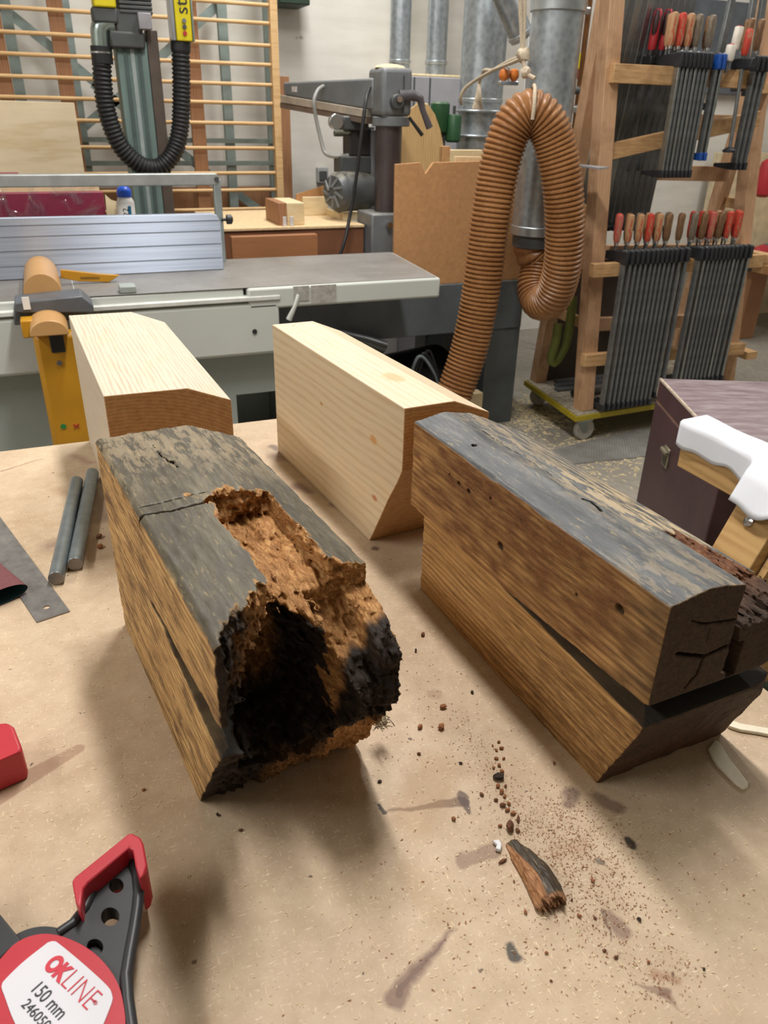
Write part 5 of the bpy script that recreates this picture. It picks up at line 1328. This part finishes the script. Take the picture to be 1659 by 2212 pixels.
def or_cav(u, v, w):
    nb = fbm(u, v, w, 26, 70, 70, 3, 4.0); nf = fbm(u, v, w, 50, 300, 300, 3, 6.0)
    ul = np.where(w < .112, .355+w*.38, .4035); ul = np.where((v > .088) & (w >= .112), .392, ul)
    end = (ul-u)*.9+.0016*nb
    rr_ = -(np.sqrt(np.maximum(u-.393, 0)**2+np.maximum(w-.118, 0)**2*0+np.maximum(.010-v, 0)**2)-.0102)
    end = np.minimum(end, np.where(w > .112, rr_, 9))
    end = np.minimum(end, -(np.hypot(np.maximum(u-.33, 0), np.maximum(v-.125, 0))-.062))
    strip = np.maximum.reduce([.292-u-.05*sstep(.1, .15, v), .083-v, (.2-.20*np.maximum(0, u-.27)-.012*nf)-w])
    slit = np.maximum.reduce([.30-u, np.abs(v-.0845-.004*nb)-.0035*np.clip((u-.3)/.06, 0, 1.3), .13-w])
    notch = np.maximum.reduce([.372-u, np.abs(v-.092)-.006, np.abs(w-.142)-.018])
    gap = np.maximum.reduce([.18-u, np.abs(w-.111-.006*sstep(.06, .16, v)*0)-.0105*np.clip((u-.18)/.2, 0, 1.1), v-.2])
    d = np.minimum.reduce([end, strip+.004*nf, slit, notch])
    return d, gap
def orr(u, v, w):
    O = np.maximum.reduce(or_outer(u, v, w)); i = O < .012; d = O.copy()
    U, V_, W = u[i], v[i], w[i]
    cav, gap = or_cav(U, V_, W); q = np.maximum.reduce([O[i], -cav, -gap])
    cr = np.minimum.reduce([poly2(V_+.001*vnoise(U*0, V_*250, W*250), W, c)-r for c, r in zip(OR_CR, (.0008, .0016, .0013, .0006))])
    q = np.where(U > .37, np.maximum(q, -np.maximum(cr, .385-U)), q)
    hl = np.minimum.reduce([np.hypot((U-a)*.8, W-b)-r for a, b, r in ORH]); q = np.where(V_ < .012, np.maximum(q, -np.maximum(hl, V_-.009)), q)
    tt = np.minimum(np.hypot(U-ORT[0], (V_-ORT[1])*1.3)-.0035, poly2(U, V_, ORK)-.0016)
    tt = np.minimum.reduce([tt]+[poly2(U, V_+.0015*vnoise(U*90, V_*90, W*0), c)-.0006 for c in OR_L])
    q = np.where(W > .17, np.maximum(q, -np.maximum(tt, or_top(V_)-.008-W)), q)
    d[i] = q; return d
def or_at(u, v, w):
    O = np.stack(or_outer(u, v, w)); cav, gap = or_cav(u, v, w); o = O.max(0)
    rot = sstep(-.0011, .0007, -cav-o); slot = sstep(-.001, .001, -gap-np.maximum(o, -cav))
    a = O.argmax(0); paint = (1-rot)*((a == 0) | (a == 1)).astype(float)
    nb = fbm(u, v, w, 22, 60, 60, 3, 2)
    dark = np.clip(sstep(.32, .385, u+.02*nb), 0, 1)
    stain = sstep(.115, .2, w+.02*nb)*sstep(.235, .205, w)*sstep(.0, .1, u)*sstep(.38, .30, u)*.9 + sstep(.105, .09, w)*(.25+.5*sstep(.1, .3, u))+sstep(.37, .40, u+.01*nb)*.8
    pale = sstep(.02, .09, v+.02*nb)*sstep(.33, .28, u)*(.5+.5*sstep(.12, .2, u)) + .3*sstep(.3, .35, u)
    slot = np.maximum(slot, (1-rot)*sstep(.0010, .0016, -o))
    return {'paint': paint, 'rot': rot, 'dark': dark, 'joint': slot*.85, 'stain': np.clip(stain, 0, 1), 'pale': np.clip(pale, 0, 1)}
ORM = old_mat('old_timber', 'c59c66', 'ad8450', '80603a', '525456', '787873', '393a3c', '55391f', .6, ('3b2418', '6b432b', '8f6342', '2a1f17', '48372a', '5f4b3a'))
t = thing('old_timber', 'old brown timber end with a grey top and a split joint, at the right', 'timber', M=ORF.M)
ZJ2 = .1105
sdf_mesh('upper_timber', lambda u, v, w: np.maximum(orr(u, v, w), ZJ2-w), (-.04, -.004, ZJ2-.004), (.412, .164, .236), H, or_at, ORM, t)
sdf_mesh('lower_timber', lambda u, v, w: np.maximum(orr(u, v, w), w-ZJ2+.0006), (-.010, -.004, -.004), (.412, .164, ZJ2+.004), H, or_at, ORM, t)
# --- fallen splinter
fa, fb = Zp(1103, 1822), Zp(1192, 1962)
FF = Fr((fa.x, fa.y), (fb.x, fb.y)); LF = (fb-fa).length
def fr_sdf(u, v, w):
    s = np.clip(u/LF, 0, 1); hw = .005+.0085*np.minimum(1, s*1.9)**.8; ht = .004+.009*np.minimum(1, s*1.5)
    n1 = fbm(u, v, w, 60, 300, 300, 3, 1.0)
    n2 = fbm(u*0, v, w, 1, 500, 500, 2, 4.0)
    cy = .0035*np.sin(s*3.1)
    e = (np.sqrt(((v-cy)/hw)**2+(w/ht)**2)-1)*ht*.8
    return np.maximum.reduce([e+.0012*n1+.0007*n2*(v < cy), (u-LF*(1.0+.10*n2))*.5, -u*.5, -w+.0002])
def fr_at(u, v, w):
    s = np.clip(u/LF, 0, 1); side = sstep(.0008, -.0008, v-.0035*np.sin(s*3.1)+.0045+.0012*fbm(u, v, w, 60, 200, 200, 2, 3))
    return {'rot': np.clip(side+sstep(.92, .97, s), 0, 1), 'paint': 1-side, 'dark': .35*sstep(.9, .97, s), 'joint': 0*u, 'stain': 0*u, 'pale': 0*u}
FRM = old_mat('splinter_wood', 'a07048', '7d5233', '51341f', '453b30', '5a4d3e', '2b241d', '3b2618', .6, ('5b3a25', '9a6c48', 'c39872', '2a1f17', '48372a', '5f4b3a'))
o = sdf_mesh('wood_splinter', fr_sdf, (-.004, -.02, -.002), (LF*1.1+.002, .02, .018), .0006, fr_at, FRM, None)
o.matrix_world = FF.M; tag(o, 'broken wood splinter with dark bark-like top lying in the foreground', 'splinter')

# ------------------------------------------------------------------ tools on the bench
ZINC = plain('zinc_rod', '8d979b', .35, .75, var=.15, scale=60); CUT = plain('sawn_steel', '8c8783', .45, .6, var=.15, scale=90)
for i, (a, b) in enumerate((((121, 1250), (166, 1040)), ((162, 1219), (200, 1022)))):
    r = .0098; p, q = Zp(*a, T+r), Zp(*b, T+r)
    t = thing('steel_rod', 'short zinc plated steel rod, %s of the pair beside the rotted timber' % ('left' if i == 0 else 'right'), 'rod', p, 'steel rods')
    part('rod', MB().cyl(p, q, r, 32), ZINC, t, bev=.0006)
    d = (p-q).normalized(); part('cut_end', MB().cyl(p, p+d*.0004, r*.95, 32), CUT, t)
def plate(outline, holes, z0, z1, to):
    cu = bpy.data.curves.new('c', 'CURVE'); cu.dimensions = '2D'; cu.fill_mode = 'BOTH'; cu.extrude = (z1-z0)/2
    for pts in [outline]+holes:
        s = cu.splines.new('POLY'); s.points.add(len(pts)-1); s.use_cyclic_u = True
        for q, p in zip(s.points, pts): q.co = (p[0], p[1], 0, 1)
    o = bpy.data.objects.new('c', cu); COL.objects.link(o)
    me = bpy.data.meshes.new_from_object(o.evaluated_get(bpy.context.evaluated_depsgraph_get()))
    b = bmesh.new(); b.from_mesh(me); bmesh.ops.remove_doubles(b, verts=b.verts, dist=1e-6); b.verts.index_update()
    m = MB(); m.v = [to(v.co.x, v.co.y, v.co.z+(z0+z1)/2) for v in b.verts]; m.f = [tuple(v.index for v in f.verts) for f in b.faces]; b.free()
    bpy.data.objects.remove(o); bpy.data.curves.remove(cu); bpy.data.meshes.remove(me); return m
ident = lambda x, y, z: (x, y, z)
A, B = Zp(80, 1346), Zp(151, 1322); D = (Zp(0, 1118)-B).normalized()
hc = Zp(101, 1314); cir = lambda c, r, n=20: [(c[0]+r*math.cos(6.2832*i/n), c[1]+r*math.sin(6.2832*i/n)) for i in range(n)]
def ruler_mat():
    n = NT('ruler_steel'); a = n.noise(scale=60, detail=6, rough=.7); b = n.noise(scale=12, detail=4)
    return n.out(n.ramp(n.math('ADD', n.math('MULTIPLY', a, .6), n.math('MULTIPLY', b, .4)), [(.35, lin('7d7b79')), (.6, lin('a19f9d')), (.75, lin('c2c1c0'))]), .4, .7)
C2, D2 = B+D*.5, A+D*.5
t = thing('steel_ruler', 'flat steel ruler with a hanging hole lying on the bench at the left edge', 'ruler', (A+B)/2)
part('blade', plate([A[:2], B[:2], C2[:2], D2[:2]], [cir(hc, .0042)], T+.0003, T+.0018, ident), ruler_mat(), t)
# sandpaper
c = Zp(8, 1288, T+.011); ax = V((-.42, .9, 0)).normalized(); sd = V((ax.y, -ax.x, 0))
def roll(r1, r2, L0, L1, k=1):
    def f(a, b):
        th = -2.9+5.75*a; p = c + ax*(L0+(L1-L0)*b) + sd*(r1*math.cos(th)) + V((0, 0, r2*math.sin(th)*k)); return p
    return MB().grid(f, 44, 6)
t = thing('sandpaper', 'curled maroon sandpaper sheet lying on the steel ruler at the left edge', 'sandpaper', c)
part('grit_side', roll(.030, .0105, 0, .30), plain('maroon_grit', '6d3c40', .8, var=.15, scale=300, bump=.3), t)
part('backing', roll(.0292, .0098, .0002, .30), plain('teal_backing', '24474d', .6), t)

# spring clamp in the corner
ZL = T+.047
def cz(px, py, z=ZL): return Zp(px, py, z)
BB = plain('clamp_black', '2c2e31', .42, var=.12, scale=60); RB = plain('clamp_red', 'b42e3a', .4, var=.06)
ringp = [(0, 2072), (30, 2040), (65, 2022), (105, 2017), (150, 2028), (195, 2052), (230, 2085), (255, 2125), (266, 2165), (271, 2212), (262, 2262), (238, 2312), (190, 2350), (130, 2372), (60, 2362), (0, 2332), (-42, 2280), (-54, 2200), (-38, 2122)]
rc0 = (112, 2195)
grow = lambda k: [(rc0[0]+(x-rc0[0])*k, rc0[1]+(y-rc0[1])*k) for x, y in ringp]
def dense(pts, n=80):
    P = [V((x, y, 0)) for x, y in pts]+[V((*pts[0], 0))]; q, _ = smooth_path(P, n+1); return [(p.x, p.y) for p in q[:-1]]
def pxplate(outl, holes, z0, z1):
    """outline given as seen; lies in the plane at height z1"""
    w = lambda L: [Zp(x, y, z1)[:2] for x, y in L]
    return plate(w(outl), [w(h) for h in holes], z0, z1, ident)
t = thing('spring_clamp', 'black and red spring clamp with a white label in the lower left corner', 'clamp', cz(112, 2195, T))
part('hub', pxplate(dense(grow(1.09)), [], T, ZL-.010), BB, t, bev=.002)
part('hub_cap', pxplate(dense(ringp), [], ZL-.006, ZL), RB, t, bev=.0015)
lab = [(103, 2036), (112, 2033), (124, 2036), (180, 2082), (232, 2130), (242, 2150), (239, 2172), (205, 2250), (170, 2285), (110, 2288), (60, 2255), (30, 2205), (10, 2152), (3, 2131), (10, 2117), (50, 2078)]
part('label', pxplate(dense(lab), [], ZL-.001, ZL+.0006), plain('label_white', 'd3d2d8', .35, var=.02), t)
e1 = (cz(202, 2175)-cz(91, 2074)).normalized(); e2 = V((-e1.y, e1.x, 0))
def ink(txt, p0, p1, mt, hpx, bold=0, name='lettering'):
    tm = text_mesh(txt, .01, .0002, bold); xs = [p[0] for p in tm.v]; ys = [p[1] for p in tm.v]
    a, b = cz(*p0), cz(*p1); L = (b-a).length; kx = L/(max(xs)-min(xs)); ky = hpx/(max(ys)-min(ys))
    ex_ = (b-a).normalized(); ey = V((-ex_.y, ex_.x, 0))
    m = MB().add([a+ex_*(p[0]-min(xs))*kx+ey*(p[1]-min(ys))*ky+V((0, 0, .0008+p[2])) for p in tm.v], tm.f)
    part(name, m, mt, t, smooth=None)
RI, BI = plain('red_ink', 'c22a3c', .5, var=.03), plain('black_ink', '23262c', .5, var=.03)
PX = (cz(130, 2100)-cz(131, 2100)).length
ink('OK', (91, 2090), (128, 2128), RI, PX*40, .0006)
ink('LINE', (131, 2128), (188, 2184), RI, PX*40, -.0002)
ink('®', (199, 2167), (206, 2174), RI, PX*8)
ink('150 mm', (67, 2143), (126, 2206), BI, PX*27)
ink('246050', (45, 2174), (95, 2229), BI, PX*20)
aout = [(201, 1912), (198, 1930), (184, 1960), (158, 1993), (128, 2014), (150, 2060), (236, 2112), (262, 2150), (276, 2160), (271, 2110), (280, 2060), (291, 2006), (299, 1950), (300, 1925), (296, 1885), (282, 1846), (258, 1852)]
part('arm', pxplate(aout, [cir((251, 1913), 16), cir((238, 1980), 20), cir((205, 2046), 18)], ZL-.017, ZL-.004), BB, t, bev=.001)
part('arm_rib', MB().tube([cz(x, y, ZL-.004) for x, y in ((283, 1848), (296, 1885), (300, 1925), (296, 1965), (290, 2006), (280, 2060), (272, 2110), (276, 2165), (285, 2230))], .0042, 10), BB, t)
part('arm_rib', MB().tube([cz(x, y, ZL-.004) for x, y in ((203, 1912), (198, 1932), (184, 1961), (158, 1994), (126, 2016))], .0036, 10), BB, t)
pad = [(155, 1903), (162, 1893), (276, 1801), (286, 1799), (303, 1808), (310, 1822), (318, 1868), (313, 1886), (302, 1898), (292, 1868), (287, 1836), (279, 1830), (190, 1905), (180, 1918), (174, 1962), (163, 1948)]
part('jaw_pad', pxplate(pad, [], T+.022, ZL+.012), RB, t, bev=.002)
part('pad_inner', pxplate([(182, 1925), (192, 1908), (278, 1834), (288, 1842), (292, 1868), (250, 1895), (200, 1930)], [], T+.026, ZL-.008), BB, t, bev=.001)
part('arm', pxplate([(-215, 1880), (-170, 1868), (-60, 1925), (0, 1974), (46, 2030), (20, 2050), (-40, 2110), (-110, 2050), (-190, 1950)], [cir((-150, 1925), 16), cir((-85, 1985), 20)], ZL-.02, ZL-.006), BB, t, bev=.001)
part('jaw_pad', pxplate([(-270, 1893), (-262, 1880), (-145, 1830), (-132, 1836), (-126, 1850), (-135, 1872), (-148, 1862), (-248, 1908), (-252, 1930), (-266, 1926)], [], T+.022, ZL+.012), RB, t, bev=.002)
part('handle', pxplate([(255, 2150), (276, 2160), (283, 2200), (300, 2300), (310, 2420), (240, 2420), (225, 2300)], [], ZL-.03, ZL-.006), BB, t, bev=.003)
part('handle', pxplate([(-50, 2200), (0, 2300), (40, 2420), (-60, 2420), (-120, 2300)], [], ZL-.03, ZL-.006), BB, t, bev=.003)
t = thing('spring_clamp', 'red jaw pad of a second clamp reaching in at the left edge', 'clamp', Zp(-40, 1640))
zq = T+.034
part('jaw_pad', pxplate([(-70, 1590), (-50, 1566), (18, 1560), (30, 1568), (47, 1612), (46, 1622), (-60, 1668), (-80, 1640)], [], T+.001, zq), RB, t, bev=.003, bseg=3)
pc, hc2 = Zp(-55, 1616, T+.018), Zp(-420, 1655, T+.02)
d = (hc2-pc).normalized(); n_ = V((-d.y, d.x, 0))
part('arm', MB().beam(pc, hc2, .026, .014), BB, t, bev=.003)
part('hub', MB().cyl(hc2+V((0, 0, -.019)), hc2+V((0, 0, .010)), .036, 32), BB, t, bev=.002)
part('hub_cap', MB().cyl(hc2+V((0, 0, .008)), hc2+V((0, 0, .014)), .032, 32), RB, t, bev=.001)
p2 = hc2-d*.09-n_*.075
part('arm', MB().beam(hc2, p2, .026, .014), BB, t, bev=.003)
part('jaw_pad', MB().cbox(p2, (.03, .05, .033), Matrix.Rotation(math.atan2(p2.y-hc2.y, p2.x-hc2.x), 3, 'Z')), RB, t, bev=.004)
for s in (-.35, .45): part('handle', MB().beam(hc2+d*.02, hc2+d*.13+n_*.13*s, .024, .018), BB, t, bev=.004)

# ------------------------------------------------------------------ scraps
PAPER = plain('cream_strip', 'e3dac4', .7, var=.06, scale=80, bump=.2)
def flat(outl, label, cat, name, mt, th=.003, **k): solo(name, label, cat, pxplate(outl, [], T+.0003, T+th), mt, bev=.0008, **k)
flat([(1530, 1617), (1538, 1606), (1546, 1597), (1553, 1602), (1560, 1612), (1578, 1640), (1598, 1664), (1617, 1690), (1616, 1700), (1606, 1702), (1588, 1690), (1570, 1672), (1550, 1652), (1538, 1634)], 'wide tapering cream shaving on the bench beside the old timber\'s lower end', 'shaving', 'wood_shaving', PAPER, .0035)
flat([(1562, 1556), (1572, 1552), (1600, 1562), (1659, 1572), (1730, 1585), (1730, 1600), (1640, 1582), (1600, 1576), (1575, 1568)], 'narrow cream shaving at the right edge behind the wide one', 'shaving', 'wood_shaving', PAPER, .004)
q = OLF.M @ V((.345, .150, .03)); q = Zp(822, 1556, T+.03)
m = MB()
r = random.Random(8)
for k in range(60):
    a = V((r.gauss(0, 1), r.gauss(0, 1), r.gauss(0, 1))).normalized(); b = V((r.gauss(0, 1), r.gauss(0, 1), r.gauss(0, 1))).normalized()
    c = q+V((r.gauss(0, .004), r.gauss(0, .004), r.gauss(0, .003)))
    m.tube([c-a*.004, c+b*.002, c+a*.005], .0006, 5)
m.rock(q, .0055, 2, sub=2)
solo('fluff_tuft', 'small grey tuft of fluff clinging under the rotted timber\'s right end', 'fluff', m, plain('fluff', 'a89a84', .95))
flat([(1064, 1815), (1078, 1812), (1084, 1822), (1082, 1836), (1070, 1832), (1074, 1824)], 'small crumpled white scrap just left of the splinter', 'scrap', 'plastic_scrap', plain('scrap_white', 'd9d9da', .5), .004)
CR = [plain('crumb_brown', '6b442c', .85, var=.3, scale=200), plain('crumb_rust', '8d5a36', .85, var=.3, scale=200), plain('crumb_dark', '33261e', .85, var=.3, scale=200)]
def crumb(px, py, rp, k, label, cat='crumb', group=None, sq=(1, .7, .6)):
    p = Zp(px, py); r_ = rp*(Zp(px+1, py)-p).length
    m = MB().rock(p, r_, int(px+py), sq, 2); dz = T+.0002-min(v[2] for v in m.v); m.v = [(v[0], v[1], v[2]+dz) for v in m.v]
    solo('wood_crumb', label, cat, m, CR[k], loc=p, group=group, smooth=25)
crumb(1077, 1682, 13, 2, 'dark charred crumb in the trail above the splinter', sq=(.6, 1, .6))
crumb(957, 1530, 8, 1, 'rust brown crumb on the bench between the two old timbers, upper of three')
crumb(907, 1573, 7, 1, 'rust brown crumb on the bench between the two old timbers, left of three')
crumb(953, 1574, 9, 1, 'rust brown crumb on the bench between the two old timbers, right of three')
crumb(215, 1162, 8, 0, 'upper brown curl of bark beside the steel rods'); crumb(216, 1184, 8, 1, 'lower brown curl of bark beside the steel rods')
crumb(1101, 1790, 13, 0, 'jagged brown crumb touching the top of the splinter', sq=(.6, 1.1, .7))
crumb(1119, 1772, 8, 0, 'upright sliver beside the jagged crumb above the splinter', sq=(.4, 1.2, .5))
crumb(980, 1771, 6, 1, 'round rust crumb below the brown brush mark')
crumb(1086, 1862, 9, 0, 'brown sliver beside the left side of the splinter', sq=(.4, 1.2, .4))
crumb(914, 1373, 6, 0, 'small crumb left of the old timber, farthest of the scattered ones')
crumb(898, 1407, 6, 2, 'dark flake on the bench left of the old timber', sq=(1, .4, .4))
r = random.Random(12)
trail = [(1072, 1640, 5), (1078, 1655, 5), (1066, 1660, 4), (1084, 1668, 5), (1075, 1700, 6), (1083, 1712, 7), (1071, 1730, 5), (1090, 1722, 5), (1086, 1742, 7), (1099, 1738, 5), (1077, 1604, 4), (1083, 1618, 5), (1096, 1752, 6), (1080, 1786, 5), (1072, 1622, 4), (1088, 1640, 4), (1092, 1700, 4), (1108, 1760, 6), (1118, 1796, 6), (1064, 1612, 3)]
for (x, y, s) in trail: crumb(x, y, s, r.choice((0, 1, 1)), 'small rust brown crumb in the trail above the splinter', group='crumbs in the trail')
for (x, y) in ((1020, 1497), (995, 1650), (1040, 1718), (905, 1630), (1110, 1905), (1135, 1972), (1197, 1650), (1235, 1945), (1250, 1980), (1285, 1985), (1380, 1988), (1330, 2070), (1305, 2055), (1180, 2060), (1400, 2080), (1280, 1905), (1190, 2120), (1520, 2095), (820, 1690), (470, 1762), (310, 1708), (520, 1795)):
    crumb(x, y, r.uniform(3, 5.5), r.choice((0, 2, 1)), 'tiny dark crumb scattered on the bench top', group='tiny crumbs on the bench')
g = lambda x, y: Zp(x, y)
def cl_(x, y, sx, sy, n, a, b): p = g(x, y); return (p.x, p.y, sx, sy, n, a, b)
# crumbs must stay on free bench top
solo('rot_dust', 'fine rust coloured dust scattered round the splinter', 'dust', dust_mesh([cl_(1078, 1690, .008, .05, 260, .0003, .0012), cl_(1190, 1790, .03, .025, 900, .0003, .0011), cl_(1260, 1840, .022, .02, 500, .0003, .0012), cl_(1300, 1960, .025, .02, 500, .0003, .0014), cl_(1430, 2110, .02, .01, 220, .0003, .0012), cl_(1180, 1950, .08, .06, 500, .0003, .0016), cl_(960, 1560, .05, .07, 200, .0004, .0016)], 5, T), CR[1], kind='stuff', smooth=None)
solo('pale_dust', 'pale sawdust flecks scattered over the bench top', 'dust', dust_mesh([cl_(900, 1900, .12, .1, 500, .0003, .0018), cl_(1300, 2000, .09, .06, 350, .0003, .0018), cl_(100, 1400, .05, .15, 180, .0004, .0018), cl_(300, 1750, .08, .08, 160, .0004, .0018)], 6, T), DUSTW, kind='stuff', smooth=None)
